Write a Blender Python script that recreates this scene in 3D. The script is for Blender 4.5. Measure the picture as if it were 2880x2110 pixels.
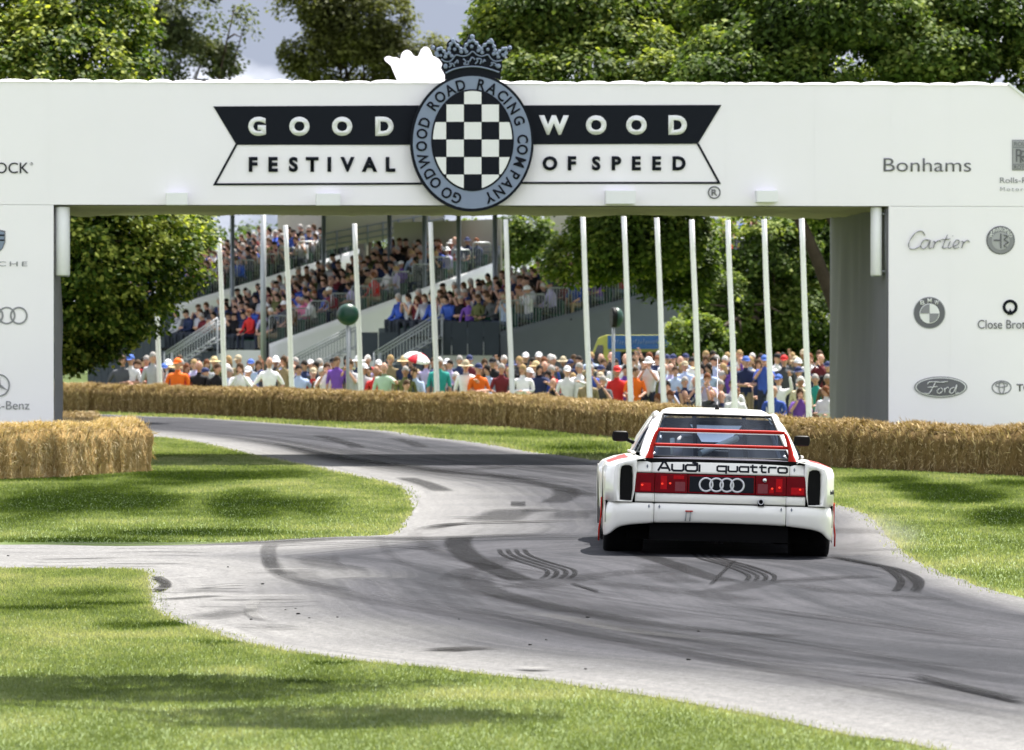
import bpy, bmesh, math, random
import numpy as np
from mathutils import Vector, Matrix, geometry
from mathutils import noise as mnoise

for o in list(bpy.data.objects):
    bpy.data.objects.remove(o)
SC = bpy.context.scene
COL = SC.collection
random.seed(7)
RNG = np.random.default_rng(7)

# ------------------------------------------------------------------ camera
F, CX, HZ, EYE = 16000.0, 1440.0, 918.0, 1.9      # focal length and horizon in photo pixels, eye height in metres
cam_data = bpy.data.cameras.new('camera')
cam = bpy.data.objects.new('camera', cam_data)
COL.objects.link(cam)
cam_data.sensor_width = 36.0
cam_data.lens = 200.0
cam_data.clip_start = 0.5
cam_data.clip_end = 3000
cam.location = (0, 0, EYE)
cam.rotation_euler = (math.radians(90) - math.atan((1055 - HZ) / F), 0, 0)
cam_data.dof.use_dof = True
cam_data.dof.focus_distance = 46.5
cam_data.dof.aperture_fstop = 8.0
SC.camera = cam

# ------------------------------------------------------------------ light
SUN_DIR = Vector((0.27, 0.47, 1.0)).normalized()
SUN_EL = math.asin(SUN_DIR.z)
sun_d = bpy.data.lights.new('sun', 'SUN')
sun_d.energy = 4.5
sun_d.angle = math.radians(0.5)
sun_d.color = (1.0, 0.955, 0.88)
sun = bpy.data.objects.new('sun', sun_d)
COL.objects.link(sun)
sun.location = (20, -20, 60)
sun.rotation_euler = (-SUN_DIR).to_track_quat('-Z', 'Y').to_euler()

world = bpy.data.worlds.new('World')
SC.world = world
world.use_nodes = True
wn, wl = world.node_tree.nodes, world.node_tree.links
wn.clear()
w_out = wn.new('ShaderNodeOutputWorld')
w_bg = wn.new('ShaderNodeBackground')
w_bg.inputs['Strength'].default_value = 0.12
sky = wn.new('ShaderNodeTexSky')
sky.sky_type = 'NISHITA'
sky.sun_disc = False
sky.sun_elevation = SUN_EL
sky.sun_rotation = math.atan2(SUN_DIR.x, SUN_DIR.y)
sky.air_density = 1.0
sky.dust_density = 1.2
tc = wn.new('ShaderNodeTexCoord')
mp = wn.new('ShaderNodeMapping')
mp.inputs['Scale'].default_value = (1, 1, 1.9)
mp.inputs['Location'].default_value = (2.2, 9.1, 1.1)  # offset keeps dim cloud in view, brighter cloud outside it
cn = wn.new('ShaderNodeTexNoise')
cn.inputs['Scale'].default_value = 7.0
cn.inputs['Detail'].default_value = 7.0
cn.inputs['Roughness'].default_value = 0.55
cr = wn.new('ShaderNodeValToRGB')
cr.color_ramp.elements[0].position = 0.24
cr.color_ramp.elements[1].position = 0.44
cmix = wn.new('ShaderNodeMix')
cmix.data_type = 'RGBA'
cg = wn.new('ShaderNodeMix')                       # clouds: grey-blue and white noise patches, white raised to fill shaded fronts
cg.data_type = 'RGBA'
cg.inputs['A'].default_value = (1.25, 1.4, 1.75, 1)
cg.inputs['B'].default_value = (7.3, 7.35, 7.7, 1)
cn2 = wn.new('ShaderNodeTexNoise')
cn2.inputs['Scale'].default_value = 16.0
cn2.inputs['Detail'].default_value = 6.0
cr2 = wn.new('ShaderNodeValToRGB')
cr2.color_ramp.elements[0].position = 0.42
cr2.color_ramp.elements[1].position = 0.68
wl.new(mp.outputs['Vector'], cn2.inputs['Vector'])
wl.new(cn2.outputs['Fac'], cr2.inputs['Fac'])
wl.new(cr2.outputs['Color'], cg.inputs['Factor'])
wl.new(cg.outputs['Result'], cmix.inputs['B'])
wl.new(tc.outputs['Generated'], mp.inputs['Vector'])
wl.new(mp.outputs['Vector'], cn.inputs['Vector'])
wl.new(cn.outputs['Fac'], cr.inputs['Fac'])
wl.new(cr.outputs['Color'], cmix.inputs['Factor'])
wl.new(sky.outputs['Color'], cmix.inputs['A'])
wl.new(cmix.outputs['Result'], w_bg.inputs['Color'])
wl.new(w_bg.outputs['Background'], w_out.inputs['Surface'])

SC.view_settings.view_transform = 'Standard'
SC.view_settings.look = 'None'
SC.view_settings.exposure = 1.62
SC.view_settings.gamma = 1.0
SC.view_settings.use_curve_mapping = False
SC.render.engine = 'CYCLES'
SC.cycles.use_denoising = True
SC.cycles.use_adaptive_sampling = True
SC.cycles.adaptive_threshold = 0.02
SC.cycles.max_bounces = 8
SC.cycles.diffuse_bounces = 3
SC.cycles.glossy_bounces = 3
SC.cycles.transmission_bounces = 4
SC.cycles.transparent_max_bounces = 10
SC.cycles.caustics_reflective = False
SC.cycles.caustics_refractive = False

# ------------------------------------------------------------------ helpers
def lin(r, g, b):
    f = lambda c: (c / 255 / 12.92) if c / 255 <= 0.04045 else ((c / 255 + 0.055) / 1.055) ** 2.4
    return (f(r), f(g), f(b))

def at(px, py, d):
    return Vector(((px - CX) / F * d, d, EYE - (py - HZ) / F * d))

def sstep(a, b, x):
    t = min(1.0, max(0.0, (x - a) / (b - a)))
    return t * t * (3 - 2 * t)

WALL_PX = [(120, 1156), (163, 1158), (235, 1161), (392, 1165), (555, 1171), (719, 1178), (926, 1189), (1152, 1196), (1378, 1201),
           (1559, 1216), (1720, 1234), (1900, 1244), (2080, 1254), (2345, 1270)]
def g0(px, py):
    d = F * EYE / (py - HZ)
    return ((px - CX) / F * d, d)
WALL_XY = [g0(*p) for p in WALL_PX]
def wall_y(x):
    if x <= WALL_XY[0][0]: return WALL_XY[0][1] + 1.0 * (WALL_XY[0][0] - x)
    for (x0, y0), (x1, y1) in zip(WALL_XY, WALL_XY[1:]):
        if x <= x1: return y0 + (y1 - y0) * (x - x0) / (x1 - x0)
    return WALL_XY[-1][1] + 8

CAR_X, CAR_Y = 1.70, 46.8
CROSS = 0.027
def terrain(x, y):
    r4 = (((x - CAR_X) / 2.3) ** 2 + ((y - 49.0) / 5.0) ** 2) ** 2
    z = -CROSS * (x - CAR_X) * math.exp(-r4) if r4 < 30 else 0.0
    if y > 80: z -= 0.15 * sstep(1.8, 4.4, x) * sstep(80, 88, y)
    if y > 88:
        z -= 0.45 * sstep(88, 96, y) * sstep(1.0, 6.0, y - wall_y(x))
    return z

def gp(px, py, lift=0.0):
    z = 0.0
    for _ in range(6):
        d = F * (EYE - z) / (py - HZ)
        x = (px - CX) / F * d
        z = terrain(x, d)
    return Vector((x, d, z + lift))

def link(o, parent=None):
    COL.objects.link(o)
    if parent is not None: o.parent = parent
    return o

def tag(o, label=None, cat=None, group=None, kind=None):
    if label: o['label'] = label
    if cat: o['category'] = cat
    if group: o['group'] = group
    if kind: o['kind'] = kind
    return o

def empty(name, loc=(0, 0, 0), rz=0.0):
    o = bpy.data.objects.new(name, None)
    o.empty_display_size = 0.2
    o.location = loc
    o.rotation_euler = (0, 0, rz)
    return link(o)

class MB:
    """collects verts and faces; build() makes ONE mesh object"""
    def __init__(s): s.v, s.f, s.m, s.sm = [], [], [], []
    def add(s, vs, fs, m=0, smooth=False):
        b = len(s.v)
        s.v += [tuple(v) for v in vs]
        for f in fs:
            s.f.append(tuple(b + i for i in f)); s.m.append(m); s.sm.append(smooth)
        return s
    def box(s, c, d, m=0, rot=None):
        x, y, z = d[0] / 2, d[1] / 2, d[2] / 2
        vs = [Vector(p) for p in ((-x, -y, -z), (x, -y, -z), (x, y, -z), (-x, y, -z), (-x, -y, z), (x, -y, z), (x, y, z), (-x, y, z))]
        if rot is not None: vs = [rot @ v for v in vs]
        vs = [v + Vector(c) for v in vs]
        return s.add(vs, [(3, 2, 1, 0), (4, 5, 6, 7), (0, 1, 5, 4), (1, 2, 6, 5), (2, 3, 7, 6), (3, 0, 4, 7)], m)
    def tube(s, pts, r, n=8, m=0, cap=True, sq=1.0):
        pts = [Vector(p) for p in pts]
        rs = r if isinstance(r, (list, tuple)) else [r] * len(pts)
        vs, fs = [], []
        up = Vector((0, 0, 1))
        for i, p in enumerate(pts):
            t = (pts[min(i + 1, len(pts) - 1)] - pts[max(i - 1, 0)]).normalized()
            a = t.cross(up)
            if a.length < 0.05: a = t.cross(Vector((0, 1, 0)))
            a.normalize(); b = t.cross(a).normalized()
            for k in range(n):
                q = 2 * math.pi * k / n
                vs.append(p + a * math.cos(q) * rs[i] + b * math.sin(q) * rs[i] * sq)
        for i in range(len(pts) - 1):
            for k in range(n):
                k2 = (k + 1) % n
                fs.append((i * n + k, i * n + k2, (i + 1) * n + k2, (i + 1) * n + k))
        s.add(vs, fs, m, True)
        if cap:
            b = len(s.v) - len(vs)
            s.f.append(tuple(b + k for k in reversed(range(n)))); s.m.append(m); s.sm.append(False)
            e = b + (len(pts) - 1) * n
            s.f.append(tuple(e + k for k in range(n))); s.m.append(m); s.sm.append(False)
        return s
    def prism(s, poly, y0, y1, m=0, plane='xz'):
        """poly is counter-clockwise seen from the -y side (x right, z up)"""
        n = len(poly)
        vs = [(x, y0, z) for x, z in poly] + [(x, y1, z) for x, z in poly]
        fs = [tuple(range(n)), tuple(reversed(range(n, 2 * n)))]
        fs += [(i, n + i, n + (i + 1) % n, (i + 1) % n) for i in range(n)]
        return s.add(vs, fs, m)
    def ell(s, c, r, nu=12, nv=8, m=0, rot=None, zmin=-1.0):
        vs, fs = [], []
        for j in range(nv + 1):
            ph = -math.pi / 2 + math.pi * j / nv
            for i in range(nu):
                th = 2 * math.pi * i / nu
                p = Vector((math.cos(ph) * math.cos(th) * r[0], math.cos(ph) * math.sin(th) * r[1], max(zmin, math.sin(ph)) * r[2]))
                if rot is not None: p = rot @ p
                vs.append(p + Vector(c))
        for j in range(nv):
            for i in range(nu):
                i2 = (i + 1) % nu
                fs.append((j * nu + i, j * nu + i2, (j + 1) * nu + i2, (j + 1) * nu + i))
        return s.add(vs, fs, m, True)
    def grid(s, rows, m=0, smooth=True, closed=False, mfun=None):
        n = len(rows[0]); b = len(s.v)
        for r in rows: s.v += [tuple(p) for p in r]
        for j in range(len(rows) - 1):
            for i in range(n if closed else n - 1):
                i2 = (i + 1) % n
                s.f.append((b + j * n + i, b + j * n + i2, b + (j + 1) * n + i2, b + (j + 1) * n + i))
                s.m.append(mfun(j, i) if mfun else m); s.sm.append(smooth)
        return s
    def mesh(s, name, mats):
        me = bpy.data.meshes.new(name)
        me.from_pydata(s.v, [], s.f)
        for mt in (mats if isinstance(mats, (list, tuple)) else [mats]): me.materials.append(mt)
        me.polygons.foreach_set('material_index', s.m)
        me.polygons.foreach_set('use_smooth', s.sm)
        me.update()
        return me
    def build(s, name, mats, parent=None, loc=None, solid=0.0, bevel=0.0, fix=False, sub=0):
        me = s.mesh(name, mats)
        if fix:
            bm = bmesh.new(); bm.from_mesh(me)
            bmesh.ops.remove_doubles(bm, verts=bm.verts, dist=1e-5)
            bmesh.ops.recalc_face_normals(bm, faces=bm.faces)
            bm.to_mesh(me); bm.free()
        o = bpy.data.objects.new(name, me)
        link(o, parent)
        if loc is not None: o.location = loc
        if sub:
            md = o.modifiers.new('sub', 'SUBSURF'); md.levels = sub; md.render_levels = sub
        if solid:
            md = o.modifiers.new('solid', 'SOLIDIFY'); md.thickness = solid; md.offset = -1
        if bevel:
            md = o.modifiers.new('bevel', 'BEVEL'); md.width = bevel; md.segments = 2; md.limit_method = 'ANGLE'
        return o

def np_mesh(name, verts, nper, mat, attrs=None, smooth=False):
    """verts: (N*nper,3): N separate faces of nper corners each"""
    n = len(verts) // nper
    me = bpy.data.meshes.new(name)
    me.vertices.add(len(verts))
    me.vertices.foreach_set('co', np.ascontiguousarray(verts, dtype=np.float32).ravel())
    me.loops.add(len(verts))
    me.loops.foreach_set('vertex_index', np.arange(len(verts), dtype=np.int32))
    me.polygons.add(n)
    me.polygons.foreach_set('loop_start', np.arange(0, n * nper, nper, dtype=np.int32))
    for k, a in (attrs or {}).items():
        at_ = me.attributes.new(k, 'FLOAT', 'POINT')
        at_.data.foreach_set('value', np.ascontiguousarray(a, dtype=np.float32))
    me.materials.append(mat)
    me.update(calc_edges=True)
    return me

# ------------------------------------------------------------------ materials
def mat_base(name):
    m = bpy.data.materials.new(name)
    m.use_nodes = True
    nt = m.node_tree
    bs = nt.nodes['Principled BSDF']
    return m, nt, bs

def N(nt, t, **kw):
    n = nt.nodes.new(t)
    for k, v in kw.items():
        if k in n.inputs: n.inputs[k].default_value = v
        else: setattr(n, k, v)
    return n

def plain(name, col, rough=0.6, metal=0.0, var=0.06, scale=12.0, bump=0.0, coat=0.0, bscale=None, spec=None):
    m, nt, bs = mat_base(name)
    bs.inputs['Roughness'].default_value = rough
    bs.inputs['Metallic'].default_value = metal
    bs.inputs['Specular IOR Level'].default_value = spec if spec is not None else 0.10 if rough >= 0.5 else 0.4
    if coat: bs.inputs['Coat Weight'].default_value = coat; bs.inputs['Coat Roughness'].default_value = 0.05
    tc = N(nt, 'ShaderNodeTexCoord')
    nz = N(nt, 'ShaderNodeTexNoise', Scale=scale, Detail=4.0)
    mx = N(nt, 'ShaderNodeMix', data_type='RGBA')
    mx.inputs['A'].default_value = tuple(c * (1 - var) for c in col) + (1,)
    mx.inputs['B'].default_value = tuple(min(1, c * (1 + var)) for c in col) + (1,)
    nt.links.new(tc.outputs['Object'], nz.inputs['Vector'])
    nt.links.new(nz.outputs['Fac'], mx.inputs['Factor'])
    nt.links.new(mx.outputs['Result'], bs.inputs['Base Color'])
    if bump:
        nb = N(nt, 'ShaderNodeTexNoise', Scale=bscale or scale * 3, Detail=3.0)
        bp = N(nt, 'ShaderNodeBump', Strength=bump, Distance=0.02)
        nt.links.new(tc.outputs['Object'], nb.inputs['Vector'])
        nt.links.new(nb.outputs['Fac'], bp.inputs['Height'])
        nt.links.new(bp.outputs['Normal'], bs.inputs['Normal'])
    return m

def ramp_attr(name, attr, stops, rough=0.8, trans=0.0, spec=0.3, noise=0.0, nscale=3.0):
    """colour from a per-vertex value (each leaf, straw or blade has its own shade)"""
    m, nt, bs = mat_base(name)
    bs.inputs['Roughness'].default_value = rough
    bs.inputs['Specular IOR Level'].default_value = spec
    a = N(nt, 'ShaderNodeAttribute', attribute_name=attr)
    rp = N(nt, 'ShaderNodeValToRGB')
    e = rp.color_ramp.elements
    e[0].position, e[0].color = stops[0][0], stops[0][1] + (1,)
    e[1].position, e[1].color = stops[-1][0], stops[-1][1] + (1,)
    for p, c in stops[1:-1]:
        x = e.new(p); x.color = c + (1,)
    src = a.outputs['Fac']
    if noise:
        tc = N(nt, 'ShaderNodeTexCoord')
        nz = N(nt, 'ShaderNodeTexNoise', Scale=nscale, Detail=4.0)
        nt.links.new(tc.outputs['Object'], nz.inputs['Vector'])
        ma = N(nt, 'ShaderNodeMath', operation='MULTIPLY_ADD')
        ma.inputs[1].default_value = noise; ma.inputs[2].default_value = -noise / 2
        nt.links.new(nz.outputs['Fac'], ma.inputs[0])
        ad = N(nt, 'ShaderNodeMath', operation='ADD')
        nt.links.new(ma.outputs[0], ad.inputs[0]); nt.links.new(src, ad.inputs[1])
        src = ad.outputs[0]
    nt.links.new(src, rp.inputs['Fac'])
    nt.links.new(rp.outputs['Color'], bs.inputs['Base Color'])
    if trans:
        tr = N(nt, 'ShaderNodeBsdfTranslucent')
        hs = N(nt, 'ShaderNodeMix', data_type='RGBA', blend_type='MULTIPLY')
        hs.inputs['Factor'].default_value = 1.0
        hs.inputs['B'].default_value = (1.25, 1.25, 0.55, 1)
        nt.links.new(rp.outputs['Color'], hs.inputs['A'])
        nt.links.new(hs.outputs['Result'], tr.inputs['Color'])
        mx = N(nt, 'ShaderNodeMixShader')
        mx.inputs['Fac'].default_value = trans
        nt.links.new(bs.outputs['BSDF'], mx.inputs[1]); nt.links.new(tr.outputs['BSDF'], mx.inputs[2])
        nt.links.new(mx.outputs['Shader'], nt.nodes['Material Output'].inputs['Surface'])
    return m

def by_object(name, rough=0.85, mode='color', stops=None, var=0.12):
    """one material for many objects: shirt/hat/hair take the object's own colour"""
    m, nt, bs = mat_base(name)
    bs.inputs['Roughness'].default_value = rough
    bs.inputs['Specular IOR Level'].default_value = 0.2
    oi = N(nt, 'ShaderNodeObjectInfo')
    if mode == 'color': src = oi.outputs['Color']
    else:
        rp = N(nt, 'ShaderNodeValToRGB')
        e = rp.color_ramp.elements
        e[0].position, e[0].color = stops[0][0], stops[0][1] + (1,)
        e[1].position, e[1].color = stops[-1][0], stops[-1][1] + (1,)
        for p, c in stops[1:-1]:
            x = e.new(p); x.color = c + (1,)
        rp.color_ramp.interpolation = 'CONSTANT' if mode == 'step' else 'LINEAR'
        nt.links.new(oi.outputs['Random'], rp.inputs['Fac']); src = rp.outputs['Color']
    tc = N(nt, 'ShaderNodeTexCoord')
    nz = N(nt, 'ShaderNodeTexNoise', Scale=9.0, Detail=3.0)
    mx = N(nt, 'ShaderNodeMix', data_type='RGBA', blend_type='MULTIPLY')
    mx.inputs['Factor'].default_value = 1.0
    rr = N(nt, 'ShaderNodeMapRange')
    rr.inputs['To Min'].default_value = 1 - var * 2; rr.inputs['To Max'].default_value = 1 + var
    nt.links.new(tc.outputs['Object'], nz.inputs['Vector'])
    nt.links.new(nz.outputs['Fac'], rr.inputs['Value'])
    nt.links.new(src, mx.inputs['A']); nt.links.new(rr.outputs['Result'], mx.inputs['B'])
    nt.links.new(mx.outputs['Result'], bs.inputs['Base Color'])
    return m

M = {}
M['cloth_white'] = plain('white_banner_cloth', (0.92, 0.885, 0.935), 0.75, var=0.025, scale=0.9, bump=0.30, bscale=1.1)
M['white_trim'] = plain('white_trim', (0.84, 0.84, 0.86), 0.6, var=0.02)
M['soffit'] = plain('soffit_cloth', (0.46, 0.43, 0.31), 0.85, var=0.16, scale=1.5, bump=0.5, bscale=3)  # olive tint: light bounced off the grass is put into the colour
M['inner'] = plain('shaded_inner_cloth', (0.22, 0.22, 0.23), 0.8, var=0.06, scale=0.8, bump=0.35, bscale=1.6)  # inner walls face away from the sun; that shade is in the colour
M['ink'] = plain('black_print', (0.009, 0.011, 0.017), 0.6, var=0.1)
M['ring_blue'] = plain('blue_grey_print', (0.235, 0.28, 0.38), 0.6, var=0.04)
M['white_print'] = plain('white_print', (0.82, 0.82, 0.82), 0.65, var=0.02)
M['grey_print'] = plain('grey_print', (0.16, 0.16, 0.175), 0.6, var=0.06)
M['lightgrey_print'] = plain('light_grey_print', (0.42, 0.42, 0.44), 0.6, var=0.05)
M['midgrey_print'] = plain('mid_grey_print', (0.28, 0.28, 0.30), 0.6, var=0.05)
M['pole_white'] = plain('white_pole_paint', (0.78, 0.78, 0.78), 0.45, var=0.08, scale=5)
M['pole_grey'] = plain('grey_steel', (0.17, 0.19, 0.23), 0.45, 0.3, var=0.1)
M['rail_grey'] = plain('galvanised_rail', (0.34, 0.36, 0.38), 0.45, 0.4, var=0.1)
M['straw_core_lit'] = plain('straw_core_sunlit', (0.30, 0.20, 0.08), 0.95, var=0.45, scale=9, bump=0.9, bscale=30)  # lighter core for the sunlit left wall, sunlight put into its colour
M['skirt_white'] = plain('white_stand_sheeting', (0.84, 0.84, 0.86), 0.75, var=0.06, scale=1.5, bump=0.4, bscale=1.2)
M['slate'] = plain('dark_slate_board', (0.05, 0.06, 0.075), 0.7, var=0.12, scale=2)
M['canvas'] = plain('beige_canvas', (0.36, 0.34, 0.30), 0.85, var=0.08, scale=1.0, bump=0.3, bscale=1.5)
M['stand_dark'] = plain('stand_deck', (0.06, 0.06, 0.065), 0.8, var=0.1)
M['seat_green'] = plain('green_seat_plastic', (0.02, 0.09, 0.055), 0.5, var=0.1)
M['bark'] = plain('bark', (0.055, 0.042, 0.032), 0.9, var=0.35, scale=6, bump=0.8, bscale=14)
M['green_horn'] = plain('green_loudspeaker_shell', (0.005, 0.045, 0.028), 0.4, var=0.1)
M['black'] = plain('black_plastic', (0.012, 0.012, 0.013), 0.5, var=0.1)
M['straw_core'] = plain('straw_core', (0.13, 0.085, 0.034), 0.95, var=0.45, scale=9, bump=0.9, bscale=30)  # dark core: shade between the clumps is put into its colour
M['straw'] = ramp_attr('shaded_straw', 'tint', [(0.0, (0.10, 0.062, 0.022)), (0.5, (0.35, 0.25, 0.12)), (1.0, (0.66, 0.53, 0.32))], 0.8, 0.10)  # darker copy of the straw, shade on the far walls coloured in
M['straw_lit'] = ramp_attr('sunlit_straw', 'tint', [(0.0, (0.22, 0.135, 0.045)), (0.5, (0.56, 0.425, 0.225)), (1.0, (0.82, 0.71, 0.49))], 0.8, 0.15)  # lighter copy for the left wall, its sunlight coloured in
M['skin'] = by_object('skin', 0.6, 'ramp', [(0.0, (0.50, 0.29, 0.21)), (0.8, (0.60, 0.36, 0.27)), (1.0, (0.30, 0.16, 0.10))], 0.05)
M['shirt'] = by_object('shirt_cloth')
M['hair'] = by_object('hair_and_hats', 0.8)
M['trousers'] = by_object('trouser_cloth', 0.9, 'step', [(0.0, (0.03, 0.035, 0.06)), (0.3, (0.10, 0.13, 0.20)), (0.5, (0.30, 0.24, 0.16)), (0.7, (0.05, 0.05, 0.05)), (0.9, (0.42, 0.40, 0.36))])
M['sheet_shaded'] = plain('shade_dark_sheeting', (0.14, 0.155, 0.175), 0.75, var=0.10, scale=1.5, bump=0.4, bscale=1.2)  # white sheeting darkened: tree shade is put into the colour
M['eye'] = plain('dark_eye', (0.02, 0.015, 0.012), 0.3)
# ------------------------------------------------------------------ ground, road, lawns
ROAD_R = [(-150, 1161), (203, 1164), (294, 1167), (425, 1173), (556, 1176), (719, 1187), (836, 1196), (1017, 1208), (1107, 1214), (1188, 1230),
          (1333, 1243), (1491, 1273), (1582, 1282), (1800, 1312), (2050, 1355), (2230, 1393), (2345, 1420), (2425, 1438), (2469, 1474), (2505, 1518),
          (2560, 1569), (2632, 1609), (2687, 1627), (2777, 1659), (2880, 1685), (3100, 1740), (3500, 1830)]
ROAD_NEAR = [(3500, 2330), (2880, 2165), (2631, 2110), (2490, 2088), (2171, 2024), (1788, 1954), (1277, 1888), (1000, 1862), (754, 1826), (621, 1795),
             (554, 1768), (488, 1746), (445, 1730), (422, 1693), (421, 1649), (412, 1615), (390, 1603), (200, 1601), (0, 1601), (-700, 1601)]
ROAD_ISL = [(-700, 1534), (0, 1534), (131, 1534), (294, 1539), (490, 1535), (700, 1526), (926, 1512), (1080, 1508), (1107, 1501), (1143, 1467),
            (1164, 1435), (1152, 1404), (1130, 1377), (1098, 1361), (926, 1327), (881, 1315), (813, 1303), (719, 1285), (588, 1253), (490, 1236),
            (435, 1231), (300, 1216), (0, 1200), (-150, 1192)]

def chaikin(p, closed=False):
    out = [p[0]]
    for a, b in zip(p, p[1:]):
        out += [(a[0] * .75 + b[0] * .25, a[1] * .75 + b[1] * .25), (a[0] * .25 + b[0] * .75, a[1] * .25 + b[1] * .75)]
    return out + [p[-1]]

def gxy(lst, n=1):
    for _ in range(n): lst = chaikin(lst)
    return [tuple(gp(*p)[:2]) for p in lst]

E_R, E_N, E_I = gxy(ROAD_R), gxy(ROAD_NEAR), gxy(ROAD_ISL)
def wiggle(pts, amp, seed):
    """lawn edges are never a clean curve"""
    out = []
    for i, (a, b) in enumerate(zip(pts, pts[1:])):
        L = math.hypot(b[0] - a[0], b[1] - a[1]); n = max(1, min(12, int(L / 0.35)))
        for k in range(n):
            t = k / n
            x, y = a[0] + (b[0] - a[0]) * t, a[1] + (b[1] - a[1]) * t
            out.append((x + amp * mnoise.noise(Vector((x * 2.3, y * 2.3, seed))), y + 3 * amp * mnoise.noise(Vector((x * 1.7, y * 1.1, seed + 5)))))
    return out + [pts[-1]]
E_R, E_N, E_I = wiggle(E_R, 0.055, 1), wiggle(E_N, 0.05, 2), wiggle(E_I, 0.06, 3)
ROAD_POLY = E_R + E_N + E_I

def inside(px, py, poly):
    poly = np.asarray(poly); x1, y1 = poly[:, 0], poly[:, 1]
    x2, y2 = np.roll(x1, -1), np.roll(y1, -1)
    res = np.zeros(len(px), bool)
    for a, b, c, d in zip(x1, y1, x2, y2):
        if b == d: continue
        k = ((b > py) != (d > py)) & (px < (c - a) * (py - b) / (d - b) + a)
        res ^= k
    return res

def dist_to(px, py, line):
    best = np.full(len(px), 1e9)
    for (a, b), (c, d) in zip(line, line[1:]):
        ux, uy = c - a, d - b; L = ux * ux + uy * uy + 1e-12
        t = np.clip(((px - a) * ux + (py - b) * uy) / L, 0, 1)
        best = np.minimum(best, np.hypot(px - a - t * ux, py - b - t * uy))
    return best

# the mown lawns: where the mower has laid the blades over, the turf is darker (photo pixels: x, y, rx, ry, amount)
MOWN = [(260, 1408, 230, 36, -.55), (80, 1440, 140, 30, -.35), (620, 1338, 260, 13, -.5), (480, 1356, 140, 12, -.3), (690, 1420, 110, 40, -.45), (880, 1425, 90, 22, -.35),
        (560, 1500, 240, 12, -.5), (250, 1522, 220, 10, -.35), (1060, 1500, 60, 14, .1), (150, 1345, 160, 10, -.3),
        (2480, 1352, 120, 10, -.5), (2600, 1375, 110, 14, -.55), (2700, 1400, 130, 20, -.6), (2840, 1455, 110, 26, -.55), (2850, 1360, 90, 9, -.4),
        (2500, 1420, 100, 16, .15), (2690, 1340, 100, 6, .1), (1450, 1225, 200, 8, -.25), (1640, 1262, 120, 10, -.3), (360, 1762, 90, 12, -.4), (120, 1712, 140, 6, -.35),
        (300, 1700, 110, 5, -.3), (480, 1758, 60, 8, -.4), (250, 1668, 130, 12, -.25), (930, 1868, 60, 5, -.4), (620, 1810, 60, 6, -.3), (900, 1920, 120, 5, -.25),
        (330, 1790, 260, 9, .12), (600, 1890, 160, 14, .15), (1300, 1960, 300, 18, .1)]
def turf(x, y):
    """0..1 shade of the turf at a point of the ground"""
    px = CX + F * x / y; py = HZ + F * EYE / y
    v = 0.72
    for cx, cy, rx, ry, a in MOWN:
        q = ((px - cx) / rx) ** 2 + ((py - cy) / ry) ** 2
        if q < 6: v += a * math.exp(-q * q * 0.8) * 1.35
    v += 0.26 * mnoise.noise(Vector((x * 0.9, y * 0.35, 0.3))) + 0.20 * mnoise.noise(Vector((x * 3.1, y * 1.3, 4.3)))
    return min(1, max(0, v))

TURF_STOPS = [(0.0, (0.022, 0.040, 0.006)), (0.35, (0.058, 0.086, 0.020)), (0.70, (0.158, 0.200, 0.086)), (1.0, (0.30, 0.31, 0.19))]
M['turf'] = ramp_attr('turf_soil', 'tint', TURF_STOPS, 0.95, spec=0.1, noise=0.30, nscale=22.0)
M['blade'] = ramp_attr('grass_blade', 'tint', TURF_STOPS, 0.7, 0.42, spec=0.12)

def build_ground():
    xs = [-900, -500, -250, -120, -60, -35, -22] + list(np.arange(-14, 14.01, 0.35)) + [22, 35, 60, 120, 250, 500, 900]
    ys = [-60, -20, 0, 10] + list(np.arange(16, 134, 0.6)) + list(np.arange(134, 200, 6)) + [240, 320, 450, 700, 1100]
    me = bpy.data.meshes.new('ground')
    vs, tint = [], []
    for y in ys:
        for x in xs:
            vs.append((x, y, terrain(x, y)))
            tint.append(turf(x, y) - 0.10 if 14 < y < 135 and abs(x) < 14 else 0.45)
    nx = len(xs)
    fs = [(j * nx + i, j * nx + i + 1, (j + 1) * nx + i + 1, (j + 1) * nx + i) for j in range(len(ys) - 1) for i in range(nx - 1)]
    me.from_pydata(vs, [], fs)
    a = me.attributes.new('tint', 'FLOAT', 'POINT'); a.data.foreach_set('value', tint)
    me.materials.append(M['turf'])
    me.polygons.foreach_set('use_smooth', [True] * len(fs))
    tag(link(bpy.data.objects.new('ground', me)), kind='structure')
build_ground()

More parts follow.
